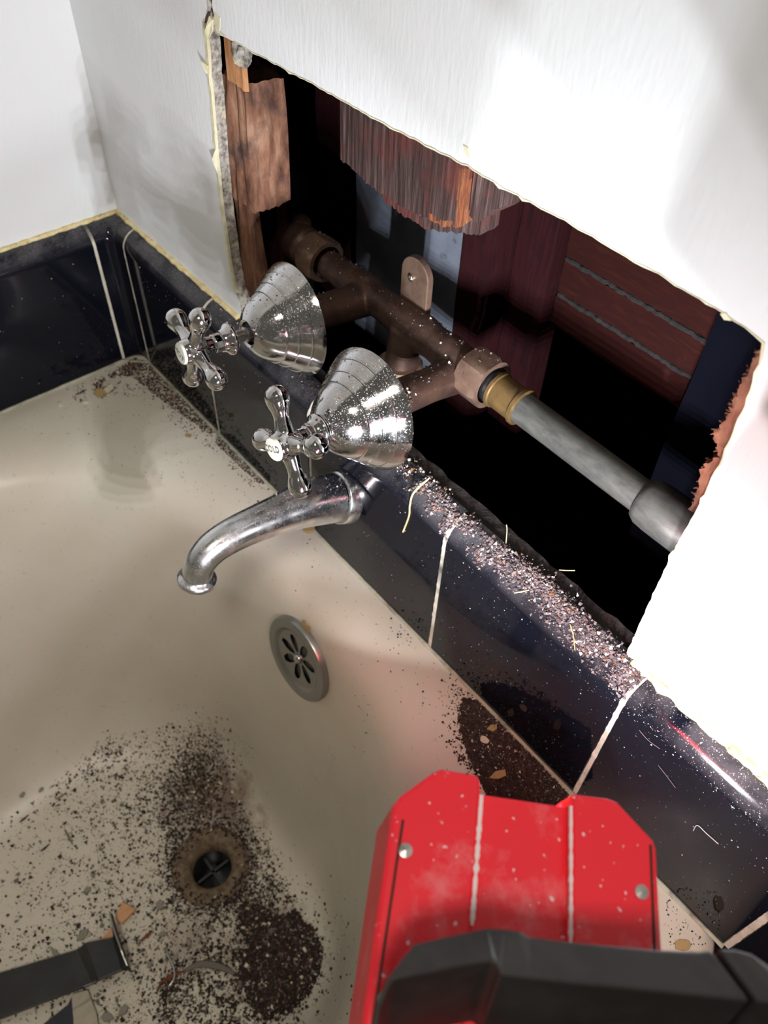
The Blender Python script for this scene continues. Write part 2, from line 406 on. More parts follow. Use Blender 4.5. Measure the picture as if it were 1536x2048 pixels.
# grout joints: irregular bead in each gap
def grout(wall, s, name, w=0.0011):
    prof = tile_profile(0.0); prof = prof[:-2]; v = []; f = []
    P = []
    for i in range(len(prof)-1):
        a, b = prof[i], prof[i+1]; L = math.hypot(a[0]-b[0], a[1]-b[1]); n = max(1, int(L/0.002))
        for k in range(n): P.append((a[0]+(b[0]-a[0])*k/n, a[1]+(b[1]-a[1])*k/n))
    P.append(prof[-1])
    for d, z in P:
        jw = w + noise.noise(V((s*40, d*300, z*300)))*0.0005
        jd = d - 0.0002 + noise.noise(V((s*20, d*150, z*220 + 9)))*0.0003
        for q in (-jw, jw):
            v.append(V((s+q, -jd, z)) if wall == 'f' else V((jd, s+q, z)))
        for q in (-jw, jw):
            v.append(V((s+q, -(jd-0.004), z-0.003)) if wall == 'f' else V((jd-0.004, s+q, z-0.003)))
    n = len(P)
    for i in range(n-1):
        a, b = i*4, (i+1)*4
        f += [[a, a+1, b+1, b], [a, a+2, b+2, b], [a+1, a+3, b+3, b+1]]
    return tag(mesh(name, v, f, M['grout']), kind='structure')
gi = 6
for s, w in zip(f_joints, (0.0009, 0.0010, 0.0010, 0.0014, 0.0017, 0.0024)): grout('f', s, 'trim_%d' % gi, w); gi += 1
for s in l_joints[:2]: grout('l', s, 'trim_%d' % gi, 0.0014); gi += 1
# yellowed caulk between tile and plaster
def bead(path, r, name, m_, amp=0.5, flat=0.7, n=10):
    P = []
    for i in range(len(path)-1):
        a, b = V(path[i]), V(path[i+1]); k = max(1, int((b-a).length/0.0025))
        P += [a.lerp(b, t/k) for t in range(k)]
    P.append(V(path[-1]))
    R_ = [r*(1 + amp*noise.noise(p*170) + 0.4*amp*noise.noise(p*520)) for p in P]
    return tag(mesh(name, *tube(P, R_, n, flat=flat), m_, smooth=True), kind='structure')
bead([(0.0008, -0.44, 0.0005), (0.0008, -0.0008, 0.0005), (0.170, -0.0008, 0.0005)], 0.0023, 'trim_1', M['yellow_caulk'], 0.45)
bead([(0.5030, -0.0008, 0.0002), (0.75, -0.0008, 0.0002)], 0.0026, 'trim_2', M['yellow_caulk'], 0.8)
# dirty caulk where the tiles meet the tub
bead([(0.0145, -0.44, -0.1205), (0.0145, -0.03, -0.1205), (0.03, -0.0145, -0.1205), (0.613, -0.0145, -0.1205)], 0.0013, 'trim_3', M['dirty_caulk'], 0.4)

# ================================================================== BATHTUB
TX0, TX1, TY0, TY1 = 0.004, 0.614, -0.004, -1.44
DRAIN = V((0.302, -0.1705, -0.45))
tub = empty('bathtub', (0.31, -0.7, -0.46), 'white enamelled bathtub set against the black tiles in the corner', 'bathtub')
def rrect(x0, x1, y0, y1, r, z):          # y0 > y1; anticlockwise seen from above
    pts = []; NA = 10; NE = 14; NL = 40
    C4 = [(x1-r, y0-r, 0), (x0+r, y0-r, PI/2), (x0+r, y1+r, PI), (x1-r, y1+r, 1.5*PI)]
    for ci, (cx, cy, a0) in enumerate(C4):
        arc = [V((cx + r*math.cos(a0 + PI/2*k/NA), cy + r*math.sin(a0 + PI/2*k/NA), z)) for k in range(NA+1)]
        pts += arc
        nx = C4[(ci+1) % 4]; b = V((nx[0] + r*math.cos(nx[2]), nx[1] + r*math.sin(nx[2]), z)); n = NL if ci in (1, 3) else NE
        pts += [arc[-1].lerp(b, k/n) for k in range(1, n)]
    return pts
rings = [rrect(TX0-0.0+0.0, TX1, TY0, TY1, 0.020, -0.165), rrect(TX0, TX1, TY0, TY1, 0.020, -0.130), rrect(TX0+0.002, TX1-0.002, TY0-0.002, TY1+0.002, 0.020, -0.1235), rrect(TX0+0.008, TX1-0.008, TY0-0.006, TY1+0.008, 0.022, Z_RIM)]
# (end inset, left inset, right inset, corner radius, z)
prof = [(0.026, 0.030, 0.040, 0.110, Z_RIM),
        (0.036, 0.044, 0.058, 0.145, Z_RIM-0.0008),
        (0.044, 0.054, 0.070, 0.160, Z_RIM-0.0035),
        (0.050, 0.061, 0.077, 0.168, Z_RIM-0.008),
        (0.055, 0.066, 0.083, 0.172, Z_RIM-0.016),
        (0.058, 0.070, 0.087, 0.174, Z_RIM-0.028),
        (0.0645, 0.076, 0.092, 0.172, Z_RIM-0.06),
        (0.073, 0.084, 0.099, 0.168, Z_RIM-0.12),
        (0.081, 0.093, 0.106, 0.160, Z_RIM-0.18),
        (0.088, 0.104, 0.113, 0.150, Z_RIM-0.235),
        (0.093, 0.113, 0.119, 0.140, Z_RIM-0.268),
        (0.098, 0.125, 0.126, 0.130, Z_RIM-0.291),
        (0.104, 0.139, 0.136, 0.120, Z_RIM-0.306),
        (0.112, 0.156, 0.147, 0.110, Z_RIM-0.315),
        (0.121, 0.174, 0.160, 0.100, Z_RIM-0.320)]
for e, l, r_, cr, z in prof: rings.append(rrect(TX0+l, TX1-r_, TY0-e, TY1+e+0.06, cr, z))
zf = -0.446
last = rings[-1]
def toward(k):
    out = []
    for p in last:
        d = V((p.x-DRAIN.x, p.y-DRAIN.y, 0)); L = d.length; u = d / L
        rr = 0.0335 + (L - 0.0335) * k
        dz = -0.004 * (1-k)
        out.append(V((DRAIN.x + u.x*rr, DRAIN.y + u.y*rr, zf + dz + (p.z - zf)*k*k)))
    return out
for k in (0.85, 0.7, 0.5, 0.3, 0.14, 0.05, 0.0): rings.append(toward(k))
n = len(last); v = [p for r_ in rings for p in r_]; f = []
for i in range(len(rings)-1):
    for k in range(n): f.append([i*n+k, i*n+(k+1) % n, (i+1)*n+(k+1) % n, (i+1)*n+k])
shell = mesh('shell', v, f, M['enamel'], tub, smooth=True)
TUB_BVH = BVHTree.FromPolygons([tuple(p) for p in v], f)
# apron on the open side
v, f = box((0.575, -1.44, -0.60), (0.606, -0.016, -0.150)); mesh('apron', v, f, M['enamel'], tub, bevel=0.004)
def on_tub(p):
    h = TUB_BVH.ray_cast(CAM, ray(p)); return h[0], h[1]
# overflow plate on the end wall
oc, on_ = on_tub((601, 1315))
if on_.dot(CAM - oc) < 0: on_ = -on_
on_ = on_.normalized()
ov = empty('overflow_plate', oc, 'round slotted metal overflow plate on the tub end wall', 'overflow plate') if False else None
plate = MB()
plate.add(*lathe([(-0.003, 0.0325), (0.0030, 0.0325), (0.0044, 0.0316), (0.0048, 0.0262), (0.0046, 0.0250), (0.0034, 0.0236), (0.0026, 0.0222)], oc, on_, 72))
pl = plate.build('overflow_plate', M['drain_metal'], tub, smooth=True, angle=50)
dome = MB()
# dished grate: six petal slots cut out of a shallow dish
ou, ow, oa = frame(on_)
ph0 = 0.35
NR, NS = 22, 180
rv = []; ok = []
for i in range(NR+1):
    rr = 0.0222 * i / NR
    for k in range(NS):
        a = 2*PI*k/NS
        hgt = 0.0026 - 0.0012*(1-(rr/0.0222)**2)
        rv.append(oc + (ou*math.cos(a) + ow*math.sin(a))*rr + oa*(hgt + 0.0))
df = []
for i in range(NR):
    for k in range(NS):
        rr = 0.0222*(i+0.5)/NR; a = 2*PI*(k+0.5)/NS
        s = (a - ph0) % (PI/3.5); s = s - PI/7 ; w_ = s*rr
        tt = (rr - 0.0122)/0.0072
        hw = 0.0036*math.sqrt(max(0, 1-tt*tt))*(0.7+0.5*(rr/0.0222))
        if abs(tt) < 1 and abs(w_) < hw: continue
        df.append([i*NS+k, i*NS+(k+1) % NS, (i+1)*NS+(k+1) % NS, (i+1)*NS+k])
grate = mesh('grate', rv, df, M['drain_metal'], tub, smooth=True)
back = MB(); back.add(*lathe([(0.0006, 0.0001), (0.0006, 0.0235), (-0.001, 0.0235)], oc, on_, 48)); bk = back.build('overflow_shade_disc', M['drain_dark'], tub)  # flat black disc standing in for the shade behind the slots
sv, sf = lathe([(0.000, 0.0038), (0.0026, 0.0038), (0.0038, 0.0031), (0.0045, 0.0015), (0.0046, 0.0001)], oc, on_, 24); mesh('overflow_screw', sv, sf, M['steel'], tub, smooth=True, angle=40)
up_t = (V((0, 0, 1)) - on_*on_.z).normalized(); sd = up_t.cross(on_)
tb = [oc + up_t*0.031 + sd*-0.004 + on_*0.0006, oc + up_t*0.031 + sd*0.005 + on_*0.0006, oc + up_t*0.0385 + sd*0.0045 + on_*0.0006, oc + up_t*0.0368 + sd*0.001 + on_*0.0006, oc + up_t*0.0392 + sd*-0.0012 + on_*0.0006, oc + up_t*0.037 + sd*-0.004 + on_*0.0006]
mesh('plate_tab', *prism(tb, on_*0.001), M['chip_ochre'], tub)
# drain
DC = V((DRAIN.x, DRAIN.y, zf - 0.004))
mesh('drain_flange', *lathe([(0.0012, 0.0350), (0.0026, 0.0335), (0.0022, 0.0290), (0.0002, 0.0230), (-0.003, 0.0188), (-0.010, 0.0176), (-0.055, 0.0172), (-0.058, 0.0001)], DC, (0, 0, 1), 64), [M['rusty_drain']], tub, smooth=True, angle=50)
mesh('drain_pipe', *lathe([(-0.012, 0.0171), (-0.054, 0.0170), (-0.055, 0.0001)], DC, (0, 0, 1), 48), M['drain_dark'], tub, smooth=True, angle=50)
mb = MB(); mb.add(*box((DC.x-0.0012, DC.y-0.016, DC.z-0.022), (DC.x+0.0012, DC.y+0.016, DC.z-0.016))); mb.add(*box((DC.x-0.016, DC.y-0.0012, DC.z-0.022), (DC.x+0.016, DC.y+0.0012, DC.z-0.016)))
mb.build('drain_crossbar', M['drain_dark'], tub)

# ================================================================== FAUCET
YB, ZB = 0.0455, 0.043
XL, XR = 0.2465, 0.3350
fa = empty('bathtub_faucet', (0.29, YB, ZB), 'old bronze bathtub valve with two chrome bells and cross handles in the opening', 'faucet')
axL0 = V((0.2480, YB, 0.0400)); hL = V((0.2428, -0.0701, 0.0526))
axR0 = V((0.3310, YB, 0.0370)); hR = V((0.3341, -0.0740, 0.0555))
def blend(parts, name, m_, voxel=0.0011, parent=None, it=6):
    mb = MB()
    for p in parts: mb.add(*p)
    o = mb.build(name, m_, parent, smooth=True)
    r = o.modifiers.new('remesh', 'REMESH'); r.mode = 'VOXEL'; r.voxel_size = voxel; r.use_smooth_shade = True
    s = o.modifiers.new('smooth', 'SMOOTH'); s.factor = 0.5; s.iterations = it
    return o
bx = [0.207, 0.222, 0.234, 0.248, 0.258, 0.270, 0.284, 0.298, 0.308, 0.320, 0.330, 0.338]
br = [0.0088, 0.0090, 0.0102, 0.0112, 0.0096, 0.0098, 0.0112, 0.0114, 0.0100, 0.0112, 0.0104, 0.0092]
dL = (hL - axL0).normalized(); dR = (hR - axR0).normalized()
ear_c = V((0.2815, 0.051, 0.0705))
ear = []
for k in range(17):
    a = PI*k/16; ear.append(ear_c + V((0.0112*math.cos(a), 0, 0.0112*math.sin(a))))
ear += [ear_c + V((-0.0112, 0, -0.027)), ear_c + V((0.0112, 0, -0.027))]
body_parts = [tube([V((x, YB, ZB)) for x in bx], br, 28),
              tube([axL0, axL0 + dL*0.042], [0.0108, 0.0098], 28), tube([axR0, axR0 + dR*0.026, axR0 + dR*0.064], [0.0112, 0.0096, 0.0104], 28),
              tube([V((0.288, 0.042, 0.043)), V((0.289, 0.038, 0.020)), V((0.289, 0.038, 0.014))], [0.0105, 0.0098, 0.0105], 28)]
blend(body_parts, 'valve_body', M['bronze'], 0.0011, fa, 10)
mesh('outlet_collar', *lathe([(0, 0.008), (0, 0.0135), (0.0045, 0.0140), (0.0060, 0.0125), (0.006, 0.008)], (0.289, 0.037, 0.0155), (0, 0, 1), 40), M['bronze_nut'], fa, smooth=True, angle=40)
mesh('outlet_pipe', *tube([V((0.289, 0.037, 0.018)), V((0.292, 0.034, -0.03)), V((0.298, 0.030, -0.06))], 0.0085, 20), M['bronze'], fa, smooth=True)
# mounting ear with a nail hole
mb = MB(); mb.add(*prism(ear, (0, 0.0045, 0))); mb.build('mounting_ear', M['bronze_nut'], fa, bevel=0.0006)
mesh('ear_nail', *lathe([(0.001, 0.0014), (-0.0012, 0.0022), (-0.002, 0.0008), (-0.0022, 0.0001)], ear_c + V((-0.002, 0, -0.002)), (0, 1, 0), 14), M['steel'], fa, smooth=True)
def hexnut(x0, x1, rc, name, m_, parent, rot=0.2, ch=0.9):
    u, w, a = frame((1, 0, 0)); v = []; f = []
    N = 48
    def ringr(ang):                          # hexagon radius
        s = ((ang - rot) % (PI/3)) - PI/6; return rc*math.cos(PI/6)/math.cos(s)
    L = x1 - x0
    prof = [(0.0, 0.70, 1), (0.0, ch, 1), (0.16, 1.0, 0), (0.84, 1.0, 0), (1.0, ch, 1), (1.0, 0.70, 1)]
    for s, q, rd in prof:
        for k in range(N):
            ang = 2*PI*k/N; r_ = rc*q if rd else min(ringr(ang), rc*0.995)
            if rd: r_ = min(r_, ringr(ang))
            v.append(V((x0 + L*s, YB, ZB)) + (u*math.cos(ang) + w*math.sin(ang))*r_)
    for i in range(len(prof)-1):
        for k in range(N): f.append([i*N+k, i*N+(k+1) % N, (i+1)*N+(k+1) % N, (i+1)*N+k])
    return mesh(name, v, f, m_, parent, smooth=True, angle=22)
hexnut(0.1905, 0.2065, 0.0150, 'union_nut', M['bronze_nut'], fa, 0.5)
hexnut(0.3375, 0.3545, 0.0158, 'union_nut', M['bronze_nut'], fa, 0.1)
el = spline([(0.192, YB, ZB), (0.180, YB, ZB), (0.171, YB+0.003, ZB-0.006), (0.168, YB+0.006, ZB-0.02), (0.168, YB+0.008, -0.30)], 6)
mesh('inlet_elbow', *tube(el, [0.0095]*3 + [0.0125]*10 + [0.0090]*(len(el)-13), 24), M['bronze'], fa, smooth=True)
# ---- chrome bell (escutcheon)
bellp = [(0.0008, 0.0066), (0.0, 0.0080), (0.0008, 0.0094), (0.0022, 0.0116), (0.0045, 0.0143), (0.0075, 0.0168), (0.0105, 0.0187), (0.0130, 0.0200), (0.0131, 0.0205), (0.0137, 0.0208), (0.0140, 0.0206),
         (0.0160, 0.0221), (0.0185, 0.0238), (0.0186, 0.0243), (0.0192, 0.0247), (0.0195, 0.0246), (0.0218, 0.0263), (0.0245, 0.0283), (0.0246, 0.0288), (0.0252, 0.0292), (0.0255, 0.0291), (0.0278, 0.0308), (0.0300, 0.0322), (0.0312, 0.0328), (0.0316, 0.0322), (0.0300, 0.0310), (0.0240, 0.0268), (0.0130, 0.0186), (0.0040, 0.0115), (0.0012, 0.0068)]
def bell(rim_c, d, name):          # d points out of the wall
    return mesh(name, *lathe([(0.0316 - s, r_) for s, r_ in bellp], rim_c, d, 96), M['dusty_chrome'], fa, smooth=True, angle=25)
rimL = hL + (axL0 - hL) * ((hL.y + 0.0072) / (hL.y - axL0.y)); rimR = hR + (axR0 - hR) * ((hR.y + 0.0225) / (hR.y - axR0.y))
bell(rimL, dL, 'escutcheon_bell'); bell(rimR, dR, 'escutcheon_bell')
# ---- stems, collars and cross handles
def stem(h, d, back, name):
    mesh(name, *lathe([(-back, 0.0044), (-0.030, 0.0044), (-0.0295, 0.0034), (-0.018, 0.0034), (-0.012, 0.0040), (-0.008, 0.0040)], h, d, 24), M['steel'], fa, smooth=True, angle=40)
stem(hL, dL, 0.068, 'valve_stem'); stem(hR, dR, 0.068, 'valve_stem')
mesh('packing_nut', *lathe([(-0.046, 0.0060), (-0.035, 0.0060), (-0.034, 0.0050), (-0.034, 0.003)], hL, dL, 6), M['bronze_nut'], fa)
def cross_handle(h, d, ang, text, cpos):
    u_ = d.cross(V((0, 0, 1))).normalized(); v_ = u_.cross(d)
    parts = []
    armp = [(0.0, 0.0050), (0.0065, 0.0047), (0.0100, 0.0041), (0.0130, 0.0038), (0.0160, 0.0042), (0.0185, 0.0052), (0.0212, 0.0060), (0.0240, 0.0060), (0.0265, 0.0048), (0.0280, 0.0027), (0.0286, 0.0002)]
    for k in range(4):
        a = ang + k*PI/2; ad = u_*math.cos(a) + v_*math.sin(a)
        # arms bow very slightly away from the wall
        parts.append(lathe(armp, h + d*0.0005, (ad - d*0.05).normalized(), 28, cap0=True))
    parts.append(lathe([(-0.0105, 0.0001), (-0.0105, 0.0044), (-0.006, 0.0050), (-0.002, 0.0066), (0.002, 0.0074), (0.0055, 0.0070), (0.0078, 0.0064), (0.0080, 0.0001)], h, d, 40))
    o = blend(parts, 'cross_handle', M['chrome'], 0.00055, fa, 9)
    # hexagonal neck and flanged collar on the wall side
    mesh('handle_neck', *lathe([(-0.0100, 0.0045), (-0.0108, 0.0053), (-0.0150, 0.0053), (-0.0158, 0.0045), (-0.0162, 0.0030)], h, d, 8), M['chrome'], fa, smooth=False, bevel=0.0004)
    mesh('collar', *lathe([(-cpos+0.0045, 0.0040), (-cpos+0.0042, 0.0058), (-cpos+0.0020, 0.0064), (-cpos+0.0006, 0.0080), (-cpos-0.0004, 0.0088), (-cpos-0.0020, 0.0090), (-cpos-0.0032, 0.0080), (-cpos-0.0034, 0.0040)], h, d, 48), M['chrome'], fa, smooth=True, angle=50)
    cap = mesh('porcelain_button', *lathe([(0.0066, 0.0061), (0.0084, 0.0061), (0.0090, 0.0056), (0.0093, 0.0001)], h, d, 40), M['porcelain'], fa, smooth=True, angle=40)
    # lettering
    cu = bpy.data.curves.new('txt', 'FONT'); cu.body = text; cu.size = 0.0046; cu.align_x = 'CENTER'; cu.align_y = 'CENTER'; cu.extrude = 0.00006; cu.resolution_u = 2
    to = bpy.data.objects.new('txt', cu); COL.objects.link(to)
    dg = bpy.context.evaluated_depsgraph_get(); me = bpy.data.meshes.new_from_object(to.evaluated_get(dg)); bpy.data.objects.remove(to)
    rotm = Matrix((( -u_).to_tuple(), v_.to_tuple(), d.to_tuple())).transposed()
    tw = -0.35 if text == 'HOT' else 0.5
    me.transform((rotm @ Matrix.Rotation(tw, 3, 'Z')).to_4x4())
    lo = link('lettering', me, M['ink'], cap); lo.location = h + d*0.00932 - V(fa.location)
    return o
cross_handle(hL, dL, -1.3134, 'HOT', 0.0195); cross_handle(hR, dR, -2.1049, 'COLD', 0.0172)
# ---- spout
sp = empty('tub_spout', (0.300, -0.015, -0.048), 'chrome bathtub spout reaching out from the black tiles under the handles', 'spout')
path = [(0.3025, -0.0145, -0.0515), (0.3012, -0.0235, -0.0480), (0.3003, -0.0330, -0.0445), (0.3, -0.0474, -0.0397), (0.3, -0.0617, -0.0367), (0.3, -0.0760, -0.0340), (0.3, -0.0891, -0.0322), (0.3, -0.0990, -0.0318), (0.3, -0.1075, -0.0332), (0.3, -0.1143, -0.0372), (0.3, -0.1182, -0.0430), (0.3, -0.1198, -0.0490)]
rad = [0.0158, 0.0158, 0.0152, 0.0138, 0.0118, 0.0108, 0.0102, 0.0098, 0.0094, 0.0090, 0.0086, 0.0085]
P = spline(path[1:], 8); R_ = resample(rad[1:], len(P))
mb = MB(); mb.add(*tube(P, R_, 40, up=(1, 0, 0)))
td = (P[-1]-P[-2]).normalized()
mb.add(*lathe([(-0.001, 0.0086), (0.0005, 0.0098), (0.0012, 0.0110), (0.0026, 0.0116), (0.0040, 0.0112), (0.0046, 0.0098), (0.0044, 0.0070), (-0.002, 0.0066)], P[-1], td, 48))
mb.build('spout_body', M['worn_chrome'], sp, smooth=True, angle=50)
bd = (V(path[1]) - V(path[0])).normalized()
mesh('spout_sleeve', *lathe([(0.0, 0.0172), (0.0028, 0.0172), (0.0080, 0.0168), (0.0088, 0.0163), (0.0092, 0.0150)], V(path[0]) - bd*0.001, bd, 48), M['worn_chrome'], sp, smooth=True, angle=45)
# set-screw hole underneath
mesh('set_screw', *lathe([(0.0, 0.0022), (0.0006, 0.0018), (0.0007, 0.0001)], P[10] + V((0.0, -0.003, -1)).normalized()*R_[10]*0.99, V((0, -0.25, -1)), 16), M['black_rubber'], sp)

# ---- supply pipe to the right
pp = empty('supply_pipe', (0.40, YB, ZB), 'grey steel water pipe running right from the brass tailpiece inside the opening', 'pipe')
mesh('gasket', *lathe([(0, 0.0095), (0.0040, 0.0095)], (0.3540, YB, ZB), (1, 0, 0), 40, True, True), M['black_rubber'], pp, smooth=True, angle=40)
mesh('brass_tailpiece', *lathe([(0, 0.0090), (0.0006, 0.0104), (0.0024, 0.0104), (0.0030, 0.0096), (0.0170, 0.0096), (0.0176, 0.0106), (0.0196, 0.0106), (0.0200, 0.0088)], (0.3575, YB, ZB), (1, 0, 0), 40), M['brass'], pp, smooth=True, angle=40)
mesh('pipe', *tube([(0.370, YB, ZB), (0.42, YB, ZB), (0.53, YB, ZB)], 0.0086, 40), M['galvanised'], pp, smooth=True, angle=50)
mesh('coupling', *lathe([(0, 0.0086), (0.0006, 0.0106), (0.0040, 0.0122), (0.010, 0.0126), (0.034, 0.0126), (0.037, 0.0110)], (0.4575, YB, ZB), (1, 0, 0), 40), M['galvanised'], pp, smooth=True, angle=50)

# ================================================================== INSIDE THE WALL
st = empty('wall_stud', (0.172, 0.02, 0.11), 'rotten splintered brown timber at the left side of the opening', 'timber')
o = rough_box('stud_block', (0.160, 0.0095, 0.079), (0.1855, 0.0345, 0.150), M['rotten_wood'], st, 0.0018, 0.0022, 2, 3, (2, -1, 0.004))
o = rough_box('stud_tail', (0.160, 0.0095, 0.012), (0.179, 0.018, 0.081), M['rotten_wood'], st, 0.0022, 0.0024, 2, 4, (2, -1, 0.006))
rough_box('orange_strip', (0.172, 0.0085, 0.148), (0.1862, 0.0120, 0.185), M['orange_wood'], st, 0.0022, 0.0009, 2, 5, (2, -1, 0.003))
rough_box('stud_side', (0.150, 0.034, 0.012), (0.172, 0.040, 0.24), M['red_wood'], st, 0.006, 0.001, 2, 6)
# plaster lump by the top left
mk = MB()
def blob(c, r, seed=0, sub=3, sq=(1, 1, 1), amp=0.35):
    bm = bmesh.new(); bmesh.ops.create_icosphere(bm, subdivisions=sub, radius=1.0)
    v = []
    for x in bm.verts:
        q = x.co * (1 + amp*noise.noise(x.co*1.6 + V((seed, 0, 0))) + amp*0.4*noise.noise(x.co*5 + V((0, seed, 0))))
        v.append(V(c) + V((q.x*sq[0], q.y*sq[1], q.z*sq[2]))*r)
    f = [[w.index for w in g.verts] for g in bm.faces]; bm.free(); return v, f
lc = at((484, 104), 1, 0.011)
tag(mesh('mortar_lump', *blob(lc, 0.0058, 3, 3, (1, 0.8, 1.3)), M['plaster_core']), 'pale grey mortar lump hanging in the top left corner of the opening', 'mortar')
# hanging board, two layers, with torn lower end
hb = empty('hanging_board', (0.29, 0.04, 0.16), 'dark weathered board hanging from the top edge of the opening, torn at the bottom', 'board')
def torn_slab(name, x0, x1, y0, y1, ztop, low, mt, seed, endmat=None):
    """board with a ragged bottom edge given by (x, z) pairs"""
    n = int((x1-x0)/0.0009); v = []; f = []; rows = 14
    xs = [x0 + (x1-x0)*i/n for i in range(n+1)]; ys = [y0, (y0+y1)/2, y1]
    def zb(x, y):
        a = np.interp(x, [p[0] for p in low], [p[1] for p in low])
        return a + noise.noise(V((x*700, y*400, seed)))*0.0016 + noise.noise(V((x*160, y*120, seed+4)))*0.0022
    for yi, y in enumerate(ys):
        for i, x in enumerate(xs):
            b = zb(x, y)
            for j in range(rows+1):
                z = b + (ztop-b)*(j/rows)**1.6
                yy = y + (noise.noise(V((x*500, y*50, z*25 + seed)))*0.0005)
                v.append(V((x, yy, z)))
    R1 = rows+1; S = (n+1)*R1
    for yi in (0, 2):
        for i in range(n):
            for j in range(rows):
                a = yi*S + i*R1 + j; f.append([a, a+R1, a+R1+1, a+1])
    for yi in (0, 1):
        for i in range(n):
            a = yi*S + i*R1; f.append([a, a+R1, a+S+R1, a+S])
        for i in (0, n):
            for j in range(rows):
                a = yi*S + i*R1 + j; f.append([a, a+1, a+S+1, a+S])
    return mesh(name, v, f, mt, hb)
o = torn_slab('front_board', 0.2415, 0.3340, 0.030, 0.0405, 0.20, [(0.2415, 0.1285), (0.256, 0.1255), (0.262, 0.1235), (0.30, 0.1245), (0.318, 0.1265), (0.334, 0.1335)], [M['weathered_wood'], M['torn_wood']], 1)
for p in o.data.polygons:
    c = p.center + V(hb.location)
    nx = noise.noise(V((c.x*120, 0, c.z*35)))
    if c.z < 0.1285 + 0.004*nx and abs(p.normal.y) < 0.5: p.material_index = 1
    if 0.3265 + nx*0.004 < c.x and c.z < 0.158: p.material_index = 1
    if 0.312 + nx*0.004 < c.x < 0.324 + nx*0.006 and c.z < 0.130 + 0.003*nx: p.material_index = 1
torn_slab('rear_board', 0.2600, 0.3345, 0.0415, 0.0540, 0.20, [(0.26, 0.1120), (0.275, 0.1100), (0.30, 0.1110), (0.3345, 0.1250)], M['weathered_wood'], 9)
torn_slab('short_stub', 0.3365, 0.3520, 0.0300, 0.0480, 0.20, [(0.336, 0.1390), (0.343, 0.1400), (0.352, 0.1485)], M['weathered_wood'], 5)
# grey sheet behind the valve
def slab(name, lo, hi, m_, lab, cat, group=None, **k):
    return tag(rough_box(name, lo, hi, m_, None, **k), lab, cat, group)
slab('grey_panel', (0.178, 0.092, -0.04), (0.2765, 0.096, 0.26), M['grey_sheet'], 'blue-grey stained sheet standing upright behind the bronze valve', 'panel', res=0.012, amp=0.0008)
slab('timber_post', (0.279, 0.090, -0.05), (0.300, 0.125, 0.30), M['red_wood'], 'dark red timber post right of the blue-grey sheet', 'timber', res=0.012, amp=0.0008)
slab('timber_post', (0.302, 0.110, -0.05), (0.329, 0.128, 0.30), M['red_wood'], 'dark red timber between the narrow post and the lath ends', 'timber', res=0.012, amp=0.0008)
slab('timber_post', (0.4340, 0.100, -0.05), (0.475, 0.14, 0.30), M['void_shade'], 'almost black timber post at the right ends of the laths', 'timber', res=0.012, amp=0.0008)
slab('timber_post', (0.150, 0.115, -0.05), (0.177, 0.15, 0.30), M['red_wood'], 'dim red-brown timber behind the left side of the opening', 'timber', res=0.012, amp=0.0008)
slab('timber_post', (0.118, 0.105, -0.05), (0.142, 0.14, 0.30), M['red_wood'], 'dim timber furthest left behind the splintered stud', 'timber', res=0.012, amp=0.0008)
lz = [(0.1085, 0.131, 'topmost'), (0.0825, 0.1055, 'second from the top, brightest'), (0.0590, 0.0795, 'third from the top'), (0.0360, 0.0560, 'lowest')]
for z0, z1, w in lz:
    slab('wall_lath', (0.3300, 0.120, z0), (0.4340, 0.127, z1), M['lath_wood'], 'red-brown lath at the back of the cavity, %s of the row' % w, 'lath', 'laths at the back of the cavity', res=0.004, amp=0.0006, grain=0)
for z in (0.1070, 0.0810, 0.0575):
    P = [V((0.331 + 0.101*i/40, 0.1205 + 0.0008*noise.noise(V((i*0.7, z*99, 0))), z + 0.0008*noise.noise(V((i*0.9, z*77, 4))))) for i in range(41)]
    tag(mesh('mortar_key', *tube(P, [0.0017*(1+0.5*noise.noise(V((i*0.8, z*50, 2)))) for i in range(41)], 8), M['mortar']), 'dark mortar squeezed through the joint %s laths' % {0.1070: 'under the topmost of the', 0.0810: 'under the brightest of the', 0.0575: 'above the lowest of the'}[z], 'mortar', 'mortar keys between the laths')
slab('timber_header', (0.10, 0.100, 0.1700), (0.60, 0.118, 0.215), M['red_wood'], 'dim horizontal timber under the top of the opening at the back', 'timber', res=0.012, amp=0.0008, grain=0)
# torn backing board behind the right edge of the opening
tb_ = empty('backing_board', (0.50, 0.014, 0.10), 'torn reddish fibreboard edge behind the right side of the opening', 'board')
ed = [at(p, 1, 0.012) for p in [(1526, 712), (1508, 760), (1490, 815), (1472, 850), (1452, 885), (1436, 935), (1424, 960), (1398, 1015)]]
inn = [at(p, 1, 0.012) for p in [(1532, 690), (1500, 745), (1480, 790), (1462, 830), (1437, 865), (1447, 905), (1415, 925), (1392, 1015)]]
v = []; f = []; N = 60
for i in range(N+1):
    t_ = i/N*(len(inn)-1); k = min(int(t_), len(inn)-2); fr = t_-k
    a = inn[k].lerp(inn[k+1], fr); a += V((noise.noise(a*800)*0.0020 + noise.noise(a*2500)*0.0010, 0, noise.noise(a*900+V((3,0,0)))*0.001))
    b = V((a.x + 0.04, 0.012, a.z))
    a.y = 0.0085; v += [a, b, a + V((0.0012*noise.noise(a*700), 0.006, 0)), b + V((0, 0.006, 0))]
for i in range(N):
    a, b = i*4, (i+1)*4; f += [[a, a+1, b+1, b], [a+2, b+2, b+3, a+3], [a, b, b+2, a+2]]
mesh('torn_edge', v, f, M['fibre_wood'], tb_)
mb = MB()
